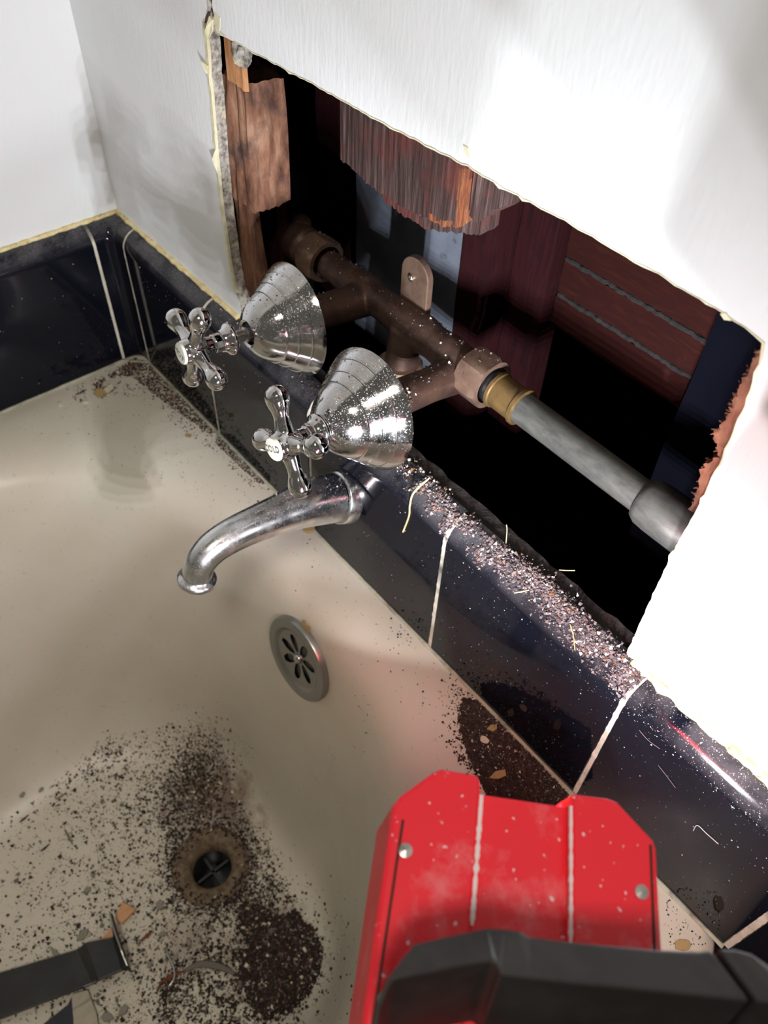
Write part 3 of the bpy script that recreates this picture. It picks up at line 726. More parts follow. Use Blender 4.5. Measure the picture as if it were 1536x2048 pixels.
for i in range(130):
    t_ = random.random()*(len(inn)-1); k = min(int(t_), len(inn)-2); a = inn[k].lerp(inn[k+1], t_-k); a.y = 0.0085 + random.random()*0.006; a.x += 0.0005
    d = V((-0.6*random.random()-0.15, random.uniform(-0.5, 0.4), random.uniform(-0.5, 0.7)))*random.uniform(0.002, 0.0045)
    mb.add(*tube([a, a + d*0.5 + V((0, 0, random.uniform(-0.0005, 0.0005))), a + d], [0.0005, 0.0004, 0.00015], 4))
mb.build('torn_fibres', M['fibre_wood'], tb_)['kind'] = 'stuff'

# ================================================================== RED WORK LIGHT
nP = V((0.186, -0.048, 0.98)).normalized(); P0 = at((1050, 1600), 2, 0.110)
dW = V((-0.68, 0.71, 0.16)); dW = (dW - nP*dW.dot(nP)).normalized(); wW = dW.cross(nP).normalized()
if wW.x < 0: wW = -wW
wl = empty('work_light', P0 - nP*0.02, 'red and black portable LED work light aimed at the opening', 'work light')
def pl_(p, h=0.0): return at_plane(p, P0 + nP*h, nP)
cover = MB(); DEP = 0.040
ck = 0.0035
cover_l = [pl_((785, 1612), ck), pl_((800, 1592), ck), pl_((868, 1543), ck), pl_((884, 1537), ck), pl_((950, 1548), ck), pl_((960, 1553), ck), pl_((963, 1590), ck), pl_((944, 1850), ck), pl_((922, 2150), ck), pl_((710, 2150), ck)]
cover_r = [pl_((1142, 1586), ck), pl_((1218, 1596), ck), pl_((1236, 1603), ck), pl_((1308, 1680), ck), pl_((1314, 1697), ck), pl_((1326, 1905), ck), pl_((1340, 2150), ck), pl_((1141, 2150), ck), pl_((1142, 1612), ck)]
cover_c = [pl_((958, 1584)), pl_((1146, 1612)), pl_((1146, 2150)), pl_((916, 2150))]
mesh('left_cheek', *prism(cover_l, -nP*DEP), M['red_plastic'], wl, bevel=0.0012)
mesh('right_cheek', *prism(cover_r, -nP*DEP), M['red_plastic'], wl, bevel=0.0012)
cc = cover_c
mesh('centre_cover', *prism([cc[0] - dW*0.0005, cc[1] - dW*0.0005, cc[2], cc[3]], -nP*0.006), M['red_plastic'], wl, bevel=0.0006)
# the lamp housing under the cover carries the LED board
fc = (cc[0] + cc[1]) / 2 - dW*0.004; hw = (cc[1]-cc[0]).length/2 - 0.001
def slabW(c, a, b, h0, h1, m_, name, bevel=0.0):
    """block c +- a along the light's width, from 0 to -b behind, heights h0..h1 along its normal"""
    v = []
    for h_ in (h0, h1):
        for q, s in ((-a, 0), (a, 0), (a, -b), (-a, -b)): v.append(c + wW*q + dW*s + nP*h_)
    return mesh(name, v, [[0,1,2,3],[4,5,6,7],[0,1,5,4],[1,2,6,5],[2,3,7,6],[3,0,4,7]], m_, wl, bevel=bevel)
slabW(fc - dW*0.047, hw, 0.034, -0.006, -0.074, M['black_plastic'], 'lamp_housing')
slabW(fc + dW*0.001, hw*1.9, 0.054, -0.0725, -0.0755, M['black_plastic'], 'light_cutoff_lip')  # unseen lip, added and widened to cut LED light off the tub below
# two columns of LEDs on the front of the housing
aim = V((-0.80, 0.58, -0.12)).normalized()
for r_ in range(5):
    for c_ in range(2):
        pos = fc + dW*(-0.0462) + wW*((c_-0.5)*0.018) + nP*(-0.0110 - r_*0.0135)
        mesh('led', *lathe([(-0.001, 0.0001), (-0.001, 0.0040), (0.0006, 0.0040)], pos, dW, 20), M['lamp_lens'], wl)
        L = area_lamp('led_lamp', pos + dW*0.0012, pos + dW*0.0012 + aim, 0.0036, LED_WATTS, LED_COLOR, 160, 'DISK')
for p in ((811, 1701), (1283, 1784), (768, 2000)):
    c = pl_(p, ck)
    mesh('cover_screw', *lathe([(-0.001, 0.0028), (-0.0002, 0.0028), (-0.0002, 0.0019), (0.0004, 0.0018), (0.0007, 0.0001)], c, nP, 24), M['steel'], wl, smooth=True, angle=40)
# paler worn edges along the two steps and the outer seams
for a, b, w in (((963, 1590), (944, 1850), 0.0007), ((1142, 1612), (1142, 1900), 0.0005)):
    A, B = pl_(a, ck), pl_(b, ck); N = 60; v = []; f = []
    for i in range(N+1):
        p = A.lerp(B, i/N); s = w*(0.75+0.75*noise.noise(V((i*0.33, a[0], 3))))
        v += [p - wW*s + nP*0.00025, p + wW*s + nP*0.00025, p + wW*s - nP*0.001, p - wW*s - nP*0.001]
    for i in range(N):
        for k in range(4): f.append([i*4+k, i*4+(k+1) % 4, i*4+4+(k+1) % 4, i*4+4+k])
    mesh('worn_step_edge', v, f, M['white_scuff'], wl)
for a, b in (((806, 1640), (744, 2060)), ((1301, 1690), (1309, 1905))):
    A, B = pl_(a, ck), pl_(b, ck); mesh('seam_groove', *tube([A + nP*0.0001, B + nP*0.0001], 0.00035, 6), M['soil_brown'], wl)
# black handle across the back, nearest to the viewer
H1, H2, H3 = 0.140, 0.146, 0.090
U = [(750, 2010), (775, 1957), (805, 1916), (830, 1886), (905, 1869), (975, 1855), (1010, 1857), (1040, 1861), (1060, 1872), (1130, 1881), (1200, 1888), (1325, 1899), (1400, 1902), (1424, 1900)]
Vv = [(760, 2015), (782, 1960), (830, 1950), (880, 1940), (935, 1930), (985, 1920), (996, 1935), (1002, 1950), (1060, 1957), (1150, 1967), (1230, 1975), (1350, 1987), (1450, 1997), (1502, 2002)]
def hs(U, V_, name):
    n = len(U)
    a = [at(p, 2, H1 - 0.026) for p in U]; a = [V((q.x, q.y, H1-0.026)) for q in [at(p, 2, H1) for p in U]]
    b = [at(p, 2, H1) for p in U]; c = [at(p, 2, H2) for p in V_]
    d = [V((q.x, q.y, H2-0.034)) + V((0.004, -0.004, 0)) for q in c]
    v = a + b + c + d; f = []
    for r_ in range(4):
        s = (r_+1) % 4
        for i in range(n-1): f.append([r_*n+i, r_*n+i+1, s*n+i+1, s*n+i])
    f.append([0, n, 2*n, 3*n]); f.append([n-1, 2*n-1, 3*n-1, 4*n-1])
    return mesh(name, v, f, M['black_plastic'], wl, bevel=0.0008)
hs(U, Vv, 'handle')
hs([(1436, 1897), (1470, 1897), (1500, 1905), (1545, 1935), (1640, 2000)], [(1514, 2003), (1540, 2006), (1570, 2010), (1610, 2020), (1690, 2060)], 'handle_end')
# rear body under the handle and the foot that carries the lamp on the tub rim
slabW(P0 - dW*0.062, 0.040, 0.050, -0.006, -0.042, M['black_plastic'], 'rear_body', 0.002)
pa = P0 - dW*0.085 + wW*0.018 - nP*0.03
mesh('support_leg', *tube([pa, V((0.603, -0.165, -0.02)), V((0.592, -0.150, Z_RIM + 0.004))], [0.007, 0.006, 0.006], 16), M['black_plastic'], wl, smooth=True)
mesh('support_foot', *lathe([(0, 0.012), (0.004, 0.012), (0.006, 0.008)], (0.592, -0.150, Z_RIM + 0.0005), (0, 0, 1), 24, True, True), M['black_rubber'], wl)
up_ = P0 - dW*0.078 + wW*0.0 - nP*0.01
mesh('handle_post', *tube([up_, at((1180, 2046), 2, 0.112)], 0.009, 16), M['black_plastic'], wl)

# ================================================================== THINGS IN THE TUB
ZF = -0.449
def floor_at(p, h=0.0):
    q, nn = on_tub(p); return q + V((0, 0, h))
pb = empty('pry_bar', floor_at((120, 1960)), 'black flat pry bar with a bent notched end lying in the tub', 'pry bar')
# strip section swept along its bend; lifted by the rubble beneath
A0, A1 = floor_at((-140, 1995), 0.010), floor_at((-140, 2098), 0.010)
B0, B1 = floor_at((160, 1905), 0.010), floor_at((190, 1972), 0.010)
C0, C1 = floor_at((178, 1893), 0.013), floor_at((205, 1966), 0.013)
D0, D1 = floor_at((232, 1882), 0.012), floor_at((250, 1946), 0.012)
E0, E1 = floor_at((238, 1872), 0.014), floor_at((262, 1940), 0.013)
F0, F1 = floor_at((229, 1836), 0.020), floor_at((250, 1862), 0.019)
secs = [(A0, A1), (B0, B1), (C0, C1), (D0, D1)]
def strip(secs, th, name, m_, parent, bevel=0.0006):
    v = []; f = []
    for a, b in secs: v += [a, b, b - V((0, 0, th)), a - V((0, 0, th))]
    n = len(secs)
    for i in range(n-1):
        for k in range(4): f.append([i*4+k, i*4+(k+1) % 4, (i+1)*4+(k+1) % 4, (i+1)*4+k])
    f += [[0, 1, 2, 3], [(n-1)*4+k for k in range(4)]]
    return mesh(name, v, f, m_, parent, bevel=bevel)
strip(secs, 0.005, 'bar_blade', M['bar_black'], pb)
tipd = (D1 - D0)
mesh('bent_claw', *prism([D0, D1, E1 + V((0, 0, 0.003)), E1.lerp(E0, 0.25) + V((0, 0, 0.006)), E0 + V((0, 0, 0.005)), F0, ], V((0.0035, 0.0015, -0.001))), M['bar_black'], pb, bevel=0.0006)
mesh('claw_edge', *tube([E1 + V((0, 0, 0.003)), E1.lerp(E0, 0.4) + V((0, 0, 0.006)), E0 + V((0.0, 0, 0.006)), F0 + V((0, 0, 0.0005))], [0.0007, 0.0009, 0.0009, 0.0006], 6), M['bar_edge'], pb)
mesh('worn_edge', *tube([(B1 + (A1-B1)*0.05) + V((0, 0, 0.0002)), B1 + V((0, 0, 0.0004)), C1.lerp(B1, 0.4) + V((0, 0, 0.0004))], 0.0006, 6), M['bar_edge'], pb)
# rows of tiny worn print (too worn to read) as thin raised dashes
mb = MB(); ux = (B0 - A0).normalized(); uy = (A1 - A0); uy = (uy - ux*uy.dot(ux)); Lw = uy.length; uy.normalize(); nb = ux.cross(uy); nb = nb if nb.z > 0 else -nb
for row, (x0, x1) in enumerate(((0.052, 0.010), (0.056, 0.012), (0.050, 0.020), (0.046, 0.018), (0.038, 0.016))):
    x = x0
    while x > x1:
        w_ = random.uniform(0.0012, 0.0036); p = B0 - ux*x + uy*(Lw*(0.20 + row*0.135)) + nb*0.00018
        mb.add(*prism([p, p + ux*w_, p + ux*w_ + uy*0.0011, p + uy*0.0011], nb*0.0001)); x -= w_ + 0.0009
rc = B0 - ux*0.064 + uy*(Lw*0.62) + nb*0.0002
for k in range(20):
    a, b = 2*PI*k/20, 2*PI*(k+1)/20
    q = [rc + (ux*math.cos(a) + uy*math.sin(a))*0.0040, rc + (ux*math.cos(b) + uy*math.sin(b))*0.0040, rc + (ux*math.cos(b) + uy*math.sin(b))*0.0047, rc + (ux*math.cos(a) + uy*math.sin(a))*0.0047]
    mb.add(*prism(q, nb*0.0001))
mb.build('worn_print', M['faint_ink'], pb)
def on_floor_poly(px, h0, th, name, m_, lab, cat, group=None, tilt=None, bevel=0.0004):
    pts = [floor_at(p, h0 + (tilt[i] if tilt else 0)) for i, p in enumerate(px)]
    return tag(mesh(name, *prism(pts, V((0, 0, th))), m_, bevel=bevel), lab, cat, group)
on_floor_poly([(247, 1807), (274, 1821), (246, 1850), (232, 1838)], 0.001, 0.004, 'wood_chip', M['chip_wood'], 'orange-brown wood chip beside the bent end of the pry bar', 'wood chip', 'wood chips in the tub')
on_floor_poly([(198, 1892), (205, 1880), (232, 1848), (240, 1864), (222, 1882)], 0.001, 0.003, 'wood_chip', M['chip_wood'], 'thin orange splinter half under the claw of the pry bar', 'wood chip', 'wood chips in the tub')
on_floor_poly([(146, 1990), (178, 1982), (196, 2030), (206, 2110), (148, 2110)], 0.0005, 0.0045, 'wooden_stick', M['grey_wood'], 'weathered grey wood slat under the pry bar at the bottom edge', 'wood')
on_floor_poly([(146, 1998), (140, 2012), (120, 2028), (92, 2050), (60, 2110), (150, 2110), (150, 2040)], 0.0005, 0.006, 'tool_strap', M['navy_strap'], 'dark navy strap curving out under the pry bar at the bottom', 'strap')
on_floor_poly([(100, 1893), (112, 1902), (128, 1916), (118, 1926), (108, 1912)], 0.001, 0.002, 'metal_shim', M['pebble'], 'small pointed grey metal sliver sticking out above the pry bar', 'metal')

# ================================================================== DEBRIS
def grains(name, pts, mats, wts, label, cat, squash=0.6, parent=None):
    """pts: list of (position, normal, size); each grain an irregular little solid"""
    v = []; f = []; mi = []
    n = len(pts); pick = RNG.choice(len(mats), n, p=np.array(wts)/sum(wts))
    base = np.array([(1, 0, 0), (-0.5, 0.87, 0), (-0.5, -0.87, 0), (0.1, 0, 1.0), (0, 0.1, -0.8)])
    fac = [(0, 1, 3), (1, 2, 3), (2, 0, 3), (1, 0, 4), (2, 1, 4), (0, 2, 4)]
    for i, (p, nn, s) in enumerate(pts):
        R3 = RNG.normal(size=(3, 3)); q, _ = np.linalg.qr(R3)
        b = (base * (0.6 + 0.8*RNG.random((5, 3)))) @ q * s
        nv = np.array(nn); h = b @ nv; b = b - np.outer(h, nv)*(1-squash)
        h = b @ nv; b = b + nv*(-h.min()*0.8)
        k = len(v); b = b + np.array(p); v += [tuple(x) for x in b]
        f += [(a+k, c+k, d+k) for a, c, d in fac]; mi += [pick[i]]*6
    me = bpy.data.meshes.new(name); me.from_pydata(v, [], f)
    for x in mats: me.materials.append(M[x])
    me.polygons.foreach_set('material_index', mi); me.update()
    o = bpy.data.objects.new(name, me); COL.objects.link(o)
    o['kind'] = 'stuff'; o['label'] = label; o['category'] = cat
    return o
def inside(p, poly):
    x, y = p; c = False; n = len(poly)
    for i in range(n):
        (x0, y0), (x1, y1) = poly[i], poly[(i+1) % n]
        if (y0 > y) != (y1 > y) and x < (x1-x0)*(y-y0)/(y1-y0) + x0: c = not c
    return c
def lay(poly, n, smin, smax, clump=0.0, cs=60, avoid=None, weight=None):
    xs = [p[0] for p in poly]; ys = [p[1] for p in poly]; out = []; tries = 0
    while len(out) < n and tries < n*25:
        tries += 1
        p = (random.uniform(min(xs), max(xs)), random.uniform(min(ys), max(ys)))
        if not inside(p, poly): continue
        if weight and random.random() > weight(p): continue
        q, nn = on_tub(p)
        if q is None: continue
        if avoid and (q - avoid[0]).length < avoid[1]: continue
        if clump and noise.noise(q*cs) + 0.5*noise.noise(q*cs*2.7) < clump - random.random()*0.45: continue
        if nn.dot(CAM - q) < 0: nn = -nn
        s = smin + (smax-smin)*random.random()**3
        out.append((q, nn, s))
    return out
def gauss(c, sx, sy, n, smin, smax, rot=0.0, avoid=None, clump=0, cs=60):
    out = []; tries = 0
    while len(out) < n and tries < n*10:
        tries += 1
        a, b = random.gauss(0, sx), random.gauss(0, sy)
        p = (c[0] + a*math.cos(rot) - b*math.sin(rot), c[1] + a*math.sin(rot) + b*math.cos(rot))
        q, nn = on_tub(p)
        if q is None: continue
        if avoid and (q - avoid[0]).length < avoid[1]: continue
        if clump and noise.noise(q*cs) < clump - random.random()*0.4: continue
        if nn.dot(CAM - q) < 0: nn = -nn
        out.append((q, nn, smin + (smax-smin)*random.random()**3))
    return out
AV = (DC, 0.0195)
field = [(-20, 1650), (60, 1610), (140, 1530), (200, 1480), (330, 1445), (430, 1465), (470, 1580), (520, 1650), (560, 1760), (600, 1820), (650, 1880), (645, 1930), (620, 1990), (590, 2060), (560, 2160), (460, 2230), (-90, 2230), (-90, 1700)]
def dens(p):
    return min(1.0, max(0.30, (p[0] + 60)/280.0)) if p[1] > 1500 else 0.7
floor_pts = lay(field, 8200, 0.0004, 0.0020, 0.14, 90, AV, dens) + lay(field, 6600, 0.0003, 0.0010, 0, 60, AV, dens) + lay(field, 1100, 0.0008, 0.0026, 0.32, 120, AV, dens)
heap = [(545, 1835), (590, 1822), (632, 1862), (648, 1900), (640, 1945), (622, 1985), (575, 2030), (520, 2040), (500, 2000), (470, 1960), (480, 1930), (500, 1890), (470, 1850), (490, 1800)]
dark_pts = lay(heap, 6500, 0.0007, 0.0023, -0.15, 90, AV) + gauss((512, 1790), 34, 34, 900, 0.0005, 0.0016, 0, AV) + gauss((545, 1915), 62, 66, 2200, 0.0005, 0.0020, 0, AV)
dark_pts += gauss((392, 1550), 32, 44, 2600, 0.0005, 0.0016, 0.3, AV) + gauss((350, 1585), 40, 36, 1300, 0.0004, 0.0015, 0.3, AV) + gauss((222, 1500), 17, 15, 170, 0.0005, 0.0016, 0, AV) + gauss((180, 1545), 14, 12, 80, 0.0005, 0.0015)
mid = [(430, 1800), (500, 1790), (560, 1830), (600, 1960), (550, 2060), (500, 2140), (360, 2150), (300, 2060), (300, 1960), (400, 1900)]
dark_pts += lay(mid, 2600, 0.0006, 0.0020, 0.22, 110, AV) + lay([(330, 1620), (480, 1600), (545, 1740), (560, 1830), (480, 1830), (420, 1830), (330, 1830)], 1700, 0.0005, 0.0016, 0.18, 110, AV)
for i in range(520):
    a_ = random.random()*2*PI; r_ = 0.034 + random.gauss(0, 0.0035); q = DC + V((r_*math.cos(a_), r_*math.sin(a_), 0.0022 if r_ < 0.0345 else 0.002)); dark_pts.append((q, V((0, 0, 1)), random.uniform(0.0006, 0.0018)))
dark_pts += gauss((345, 1985), 22, 38, 420, 0.0006, 0.0018, 0, AV) + gauss((500, 1700), 26, 22, 260, 0.0005, 0.0014, 0.5, AV) + gauss((345, 1740), 22, 60, 420, 0.0005, 0.0014, 0, AV) + gauss((330, 1640), 50, 30, 420, 0.0005, 0.0014, 0, AV) + gauss((430, 1825), 60, 16, 380, 0.0005, 0.0014, -0.2, AV)
grains('floor_debris', floor_pts, ['soil_dark', 'soil_brown', 'soil_grey', 'soil_green', 'soil_pale'], [30, 22, 24, 14, 10], 'scattered grey and brown crumbs over the tub bottom around the drain', 'debris')
grains('dark_soil', dark_pts, ['soil_dark', 'soil_brown', 'soil_grey', 'soil_rust', 'soil_pale'], [58, 32, 6, 2, 2], 'dark brown soil heaped on the tub bottom right of the drain', 'soil')
rust_pts = gauss((410, 1510), 34, 34, 2200, 0.0002, 0.0007, 0.3, AV) + gauss((360, 1490), 50, 25, 500, 0.0002, 0.0006, 0.2, AV)
grains('rust_dust', rust_pts, ['soil_rust', 'soil_brown'], [45, 55], 'fine rust-brown dust at the foot of the tub end wall above the drain', 'dust')
# ledge dirt, right patch below the tiles
patch = [(908, 1366), (945, 1390), (1000, 1447), (1060, 1508), (1136, 1588), (1100, 1620), (985, 1610), (955, 1570), (925, 1545), (905, 1500), (890, 1460), (915, 1430)]
core = [(925, 1395), (958, 1402), (1062, 1510), (1138, 1590), (1110, 1625), (990, 1625), (958, 1560), (932, 1500), (915, 1440)]
lp_ = gauss((935, 1450), 22, 45, 420, 0.0004, 0.0012, -0.3) + lay(patch, 1100, 0.0004, 0.0012, 0.1, 110) + lay(core, 9000, 0.0005, 0.0014)
grains('ledge_soil', lp_, ['soil_dark', 'soil_brown', 'dust_mauve', 'soil_pale'], [60, 34, 5, 1], 'dark soil spilled on the tub rim between the tiles and the red work light', 'soil')
# corner dirt
cpoly = [(130, 780), (215, 738), (270, 716), (296, 722), (335, 772), (400, 838), (432, 866), (470, 905), (540, 965), (560, 985), (500, 975), (420, 900), (350, 850), (300, 800), (235, 790), (160, 810)]
edge = [(268, 716), (300, 724), (345, 778), (400, 832), (434, 864), (418, 868), (360, 828), (310, 790), (262, 752), (215, 752)]
edge2 = [(434, 864), (470, 898), (530, 958), (545, 972), (515, 965), (470, 925), (430, 885)]
wide = [(0, 850), (260, 720), (300, 720), (560, 985), (470, 1060), (300, 960), (120, 900)]
cp = lay(cpoly, 900, 0.0003, 0.0010, 0.05, 120) + lay(edge, 2600, 0.0004, 0.0012, 0.0, 120) + lay(edge2, 1300, 0.0003, 0.0009) + lay([(150, 790), (268, 722), (290, 728), (262, 752), (200, 790)], 700, 0.0004, 0.0012, 0.05, 120) + lay(wide, 380, 0.0002, 0.0006)
grains('corner_dirt', cp, ['soil_brown', 'soil_dark', 'dust_mauve', 'soil_rust', 'soil_pale'], [36, 26, 20, 12, 6], 'brown dirt along the tub rim in the corner under the left handle', 'dirt')
misc = lay([(600, 1060), (900, 1350), (900, 1420), (760, 1460), (700, 1400), (540, 1080)], 60, 0.0003, 0.0008) + gauss((800, 1270), 16, 14, 20, 0.0005, 0.001, 0) + gauss((735, 1425), 10, 40, 16, 0.0004, 0.0009, 0.4) + \
       lay([(1330, 1790), (1415, 1890), (1340, 1890)], 60, 0.0003, 0.0008)
grains('tub_specks', misc, ['soil_dark', 'soil_brown'], [1, 1], 'a few dark specks on the tub end wall around the overflow', 'specks')
# larger flakes and chips, one by one
def flake(px, r, m_, lab, cat, group, seed, th=0.001, lift=0.0):
    q, nn = on_tub(px)
    if nn.z < 0: nn = -nn
    u, w, a = frame(nn); k = random.Random(seed); n = k.choice([5, 6, 7]); pts = []
    el_ = k.uniform(0.5, 0.9); ro = k.random()*6.28
    for i in range(n):
        t_ = 2*PI*i/n + k.uniform(-0.25, 0.25); rr = r*k.uniform(0.7, 1.15)
        x, y = rr*math.cos(t_), rr*el_*math.sin(t_)
        x, y = x*math.cos(ro)-y*math.sin(ro), x*math.sin(ro)+y*math.cos(ro)
        pts.append(q + u*x + w*y + nn*(0.0002 + lift*(x/r+1)))
    return tag(mesh('plaster_flake' if 'plaster' in cat else 'stone_chip', *prism(pts, nn*th), m_, bevel=0.0002), lab, cat, group)
flake((200, 788), 0.0062, M['chip_ochre'], 'ochre plaster flake lying on the tub corner, largest of the flakes there', 'plaster flake', 'plaster flakes in the tub corner', 11, 0.0014, 0.0008)
flake((218, 782), 0.0064, M['chip_cream'], 'cream plaster flake leaning on the ochre flake in the tub corner', 'plaster flake', 'plaster flakes in the tub corner', 12, 0.0014, 0.0012)
flake((170, 806), 0.0030, M['chip_cream'], 'small cream plaster flake just left of the big ochre flake', 'plaster flake', 'plaster flakes in the tub corner', 13)
flake((122, 810), 0.0026, M['chip_cream'], 'leftmost tiny cream plaster flake under the left wall tiles', 'plaster flake', 'plaster flakes in the tub corner', 14)
flake((236, 746), 0.0024, M['chip_cream'], 'thin pale plaster flake nearest the wall corner on the rim', 'plaster flake', 'plaster flakes in the tub corner', 15)
flake((376, 872), 0.0030, M['chip_ochre'], 'small ochre plaster crumb on the rim below the left handle', 'plaster flake', 'plaster flakes in the tub corner', 16)
flake((968, 1480), 0.0032, M['chip_cream'], 'pale plaster flake in the dark soil on the rim, upper of two', 'plaster flake', 'plaster flakes in the rim soil', 17)
flake((996, 1552), 0.0050, M['chip_ochre'], 'long ochre plaster flake in the rim soil just above the red light', 'plaster flake', 'plaster flakes in the rim soil', 18, 0.001, 0.0006)
flake((985, 1458), 0.0034, M['chip_ochre'], 'dull ochre plaster flake close to the tiles in the rim soil', 'plaster flake', 'plaster flakes in the rim soil', 21)
flake((1365, 1890), 0.0052, M['chip_ochre'], 'yellowish plaster flake on the tub rim right of the red light', 'plaster flake', 'plaster flakes in the rim soil', 19)
flake((617, 1062), 0.0040, M['chip_ochre'], 'tan plaster crumb on the rim edge under the spout base', 'plaster flake', 'plaster flakes in the rim soil', 20, 0.0025)
pebs = [((166, 1872), 0.0058, 'green-grey flat stone chip touching the pry bar'), ((176, 1780), 0.0038, 'olive stone chip left of the drain'), ((186, 1752), 0.0030, 'small olive stone chip up left of the drain'),
        ((320, 1812), 0.0050, 'grey stone chip below left of the drain ring'), ((300, 1930), 0.0032, 'grey stone chip right of the claw end'), ((378, 1885), 0.0036, 'grey stone chip under the drain, midway to the bottom'),
        ((352, 1915), 0.0040, 'pale grey stone chip beside the dark wire'), ((45, 1590), 0.0040, 'lone grey crumb at the far left, upper'), ((82, 1580), 0.0030, 'lone dark crumb right of the far-left crumb'),
        ((325, 1870), 0.0042, 'grey stone chip between the claw and the drain'), ((215, 2035), 0.0052, 'brownish stone chip at the bottom beside the grey slat'), ((248, 2022), 0.0046, 'dark grey stone chip at the bottom right of the slat'),
        ((610, 1900), 0.0026, 'tiny white stone chip on the dark soil heap')]
for i, (p, r_, lab) in enumerate(pebs):
    flake(p, r_, M['pebble'] if 'white' not in lab else M['soil_pale'], lab, 'stone chip', 'stone chips on the tub bottom', 40+i, 0.0026)
sticks = [((112, 1600), (134, 1585), 'thin stem by the far left crumbs'), ((130, 1660), (146, 1690), 'dark green stem left of the drain'), ((82, 1703), (100, 1688), 'short dark stem at the left of the tub bottom'), ((40, 1645), (58, 1630), 'short black splinter at the far left')]
for a, b, lab in sticks:
    A, B = floor_at(a, 0.001), floor_at(b, 0.001)
    tag(mesh('twig', *tube([A, A.lerp(B, 0.5) + V((0.0005, 0, 0.0003)), B], [0.0007, 0.0010, 0.0004], 6), M['soil_green'] if 'green' in lab or 'thin' in lab else M['soil_dark']), lab, 'stem', 'loose stems on the tub bottom')
P = spline([floor_at((332, 1905), 0.001), floor_at((346, 1930), 0.002), floor_at((350, 1955), 0.003), floor_at((338, 1975), 0.002)], 6)
tag(mesh('wire_scrap', *tube(P, 0.0009, 8), M['steel'], smooth=True), 'bent scrap of grey wire under the drain', 'wire')
for a, b, c, lab in (((318, 1968), (350, 1950), (372, 1942), 'dark red splinter crossing the bent wire'), ((285, 1880), (298, 1870), (306, 1862), 'red-brown splinter pointing up right of the claw')):
    P = [floor_at(q, 0.0015) for q in (a, b, c)]
    tag(mesh('wood_splinter', *tube(P, [0.0010, 0.0016, 0.0006], 6), M['torn_wood']), lab, 'splinter', 'red splinters on the tub bottom')
P = spline([floor_at((365, 1945), 0.001), floor_at((400, 1930), 0.003), floor_at((440, 1935), 0.003), floor_at((470, 1948), 0.001)], 6)
tag(mesh('dry_leaf', *tube(P, [0.0012 + 0.0016*math.sin(PI*i/(len(P)-1)) for i in range(len(P))], 8, flat=0.35), M['soil_grey'], smooth=True), 'curled grey-brown dry leaf strip under the drain', 'leaf')

# dust and fibre on the tile tops under the opening
tp = []
while len(tp) < 6500:
    x = random.uniform(0.355, 0.512); y0 = -0.0095 + (0.512 - x)*0.02
    y = random.gauss(-0.0055 + 0.003*math.sin(x*60), 0.0042)
    d = -y
    if d > 0.0135: continue
    z = 0.0 if d < 0 else -D_T + math.sqrt(max(0, D_T**2 - d*d))
    if y > 0.004: z -= 0.0015
    if y > 0.011: continue
    dens = np.interp(x, [0.355, 0.385, 0.40, 0.44, 0.51], [0.35, 0.6, 0.45, 0.9, 1.0])
    if noise.noise(V((x*110, y*150, 2))) + dens*0.9 - abs(y+0.003)*45 < random.random()*0.75: continue
    tp.append((V((x, y, z)), V((0, -max(d, 0)/D_T, 0.9)).normalized(), 0.0003 + 0.0009*random.random()**3))
grains('tile_top_debris', tp, ['dust_pink', 'dust_mauve', 'dust_white', 'soil_rust', 'soil_brown'], [46, 32, 10, 5, 7], 'pinkish fibrous debris along the tile tops at the bottom of the opening', 'debris', 0.9)
tp = []
for i in range(1500):
    x = random.uniform(0.31, 0.375); y = random.gauss(-0.003, 0.005)
    if y > 0.008 or y < -0.0125: continue
    d = -y; z = 0.0 if d < 0 else -D_T + math.sqrt(max(0, D_T**2 - d*d))
    if noise.noise(V((x*160, y*160, 5))) < random.random()*0.5 - 0.1: continue
    tp.append((V((x, y, z)), V((0, 0, 1)), 0.0003 + 0.0009*random.random()**3))
for i in range(420):
    x = random.uniform(0.13, 0.30); y = random.gauss(-0.002, 0.005)
    if y > 0.003 or y < -0.0125: continue
    d = -y; z = 0.0 if d < 0 else -D_T + math.sqrt(max(0, D_T**2 - d*d)); tp.append((V((x, y, z)), V((0, 0, 1)), 0.0002 + 0.0005*random.random()**3))
grains('tile_top_crumbs', tp, ['dust_pink', 'soil_rust', 'dust_white', 'soil_brown', 'chip_cream'], [30, 14, 22, 24, 10], 'brown and white crumbs on the tile tops beside the right bell', 'crumbs', 0.8)
# white specks stuck to the tile faces
fp = []
for i in range(900):
    x = random.choice([random.uniform(0.39, 0.61), random.uniform(0.33, 0.61), random.uniform(0.05, 0.33)]); z = -0.014 - 0.10*random.random()**1.7
    fp.append((V((x, -D_T, z)), V((0, -1, 0)), 0.00015 + 0.0004*random.random()**4))
for i in range(40): fp.append((V((D_T, random.uniform(-0.14, -0.03), random.uniform(-0.118, -0.015))), V((1, 0, 0)), 0.0002 + 0.0004*random.random()**2))
for i in range(700):
    x = random.uniform(0.50, 0.61); a = random.random()*PI/2
    fp.append((V((x, -D_T*math.cos(a), -D_T + D_T*math.sin(a))), V((0, -math.cos(a), math.sin(a))), 0.00015 + 0.0003*random.random()**3))
grains('tile_specks', fp, ['dust_white', 'dust_pink'], [70, 30], 'tiny white specks of dust clinging to the black tile faces', 'specks', 0.5)
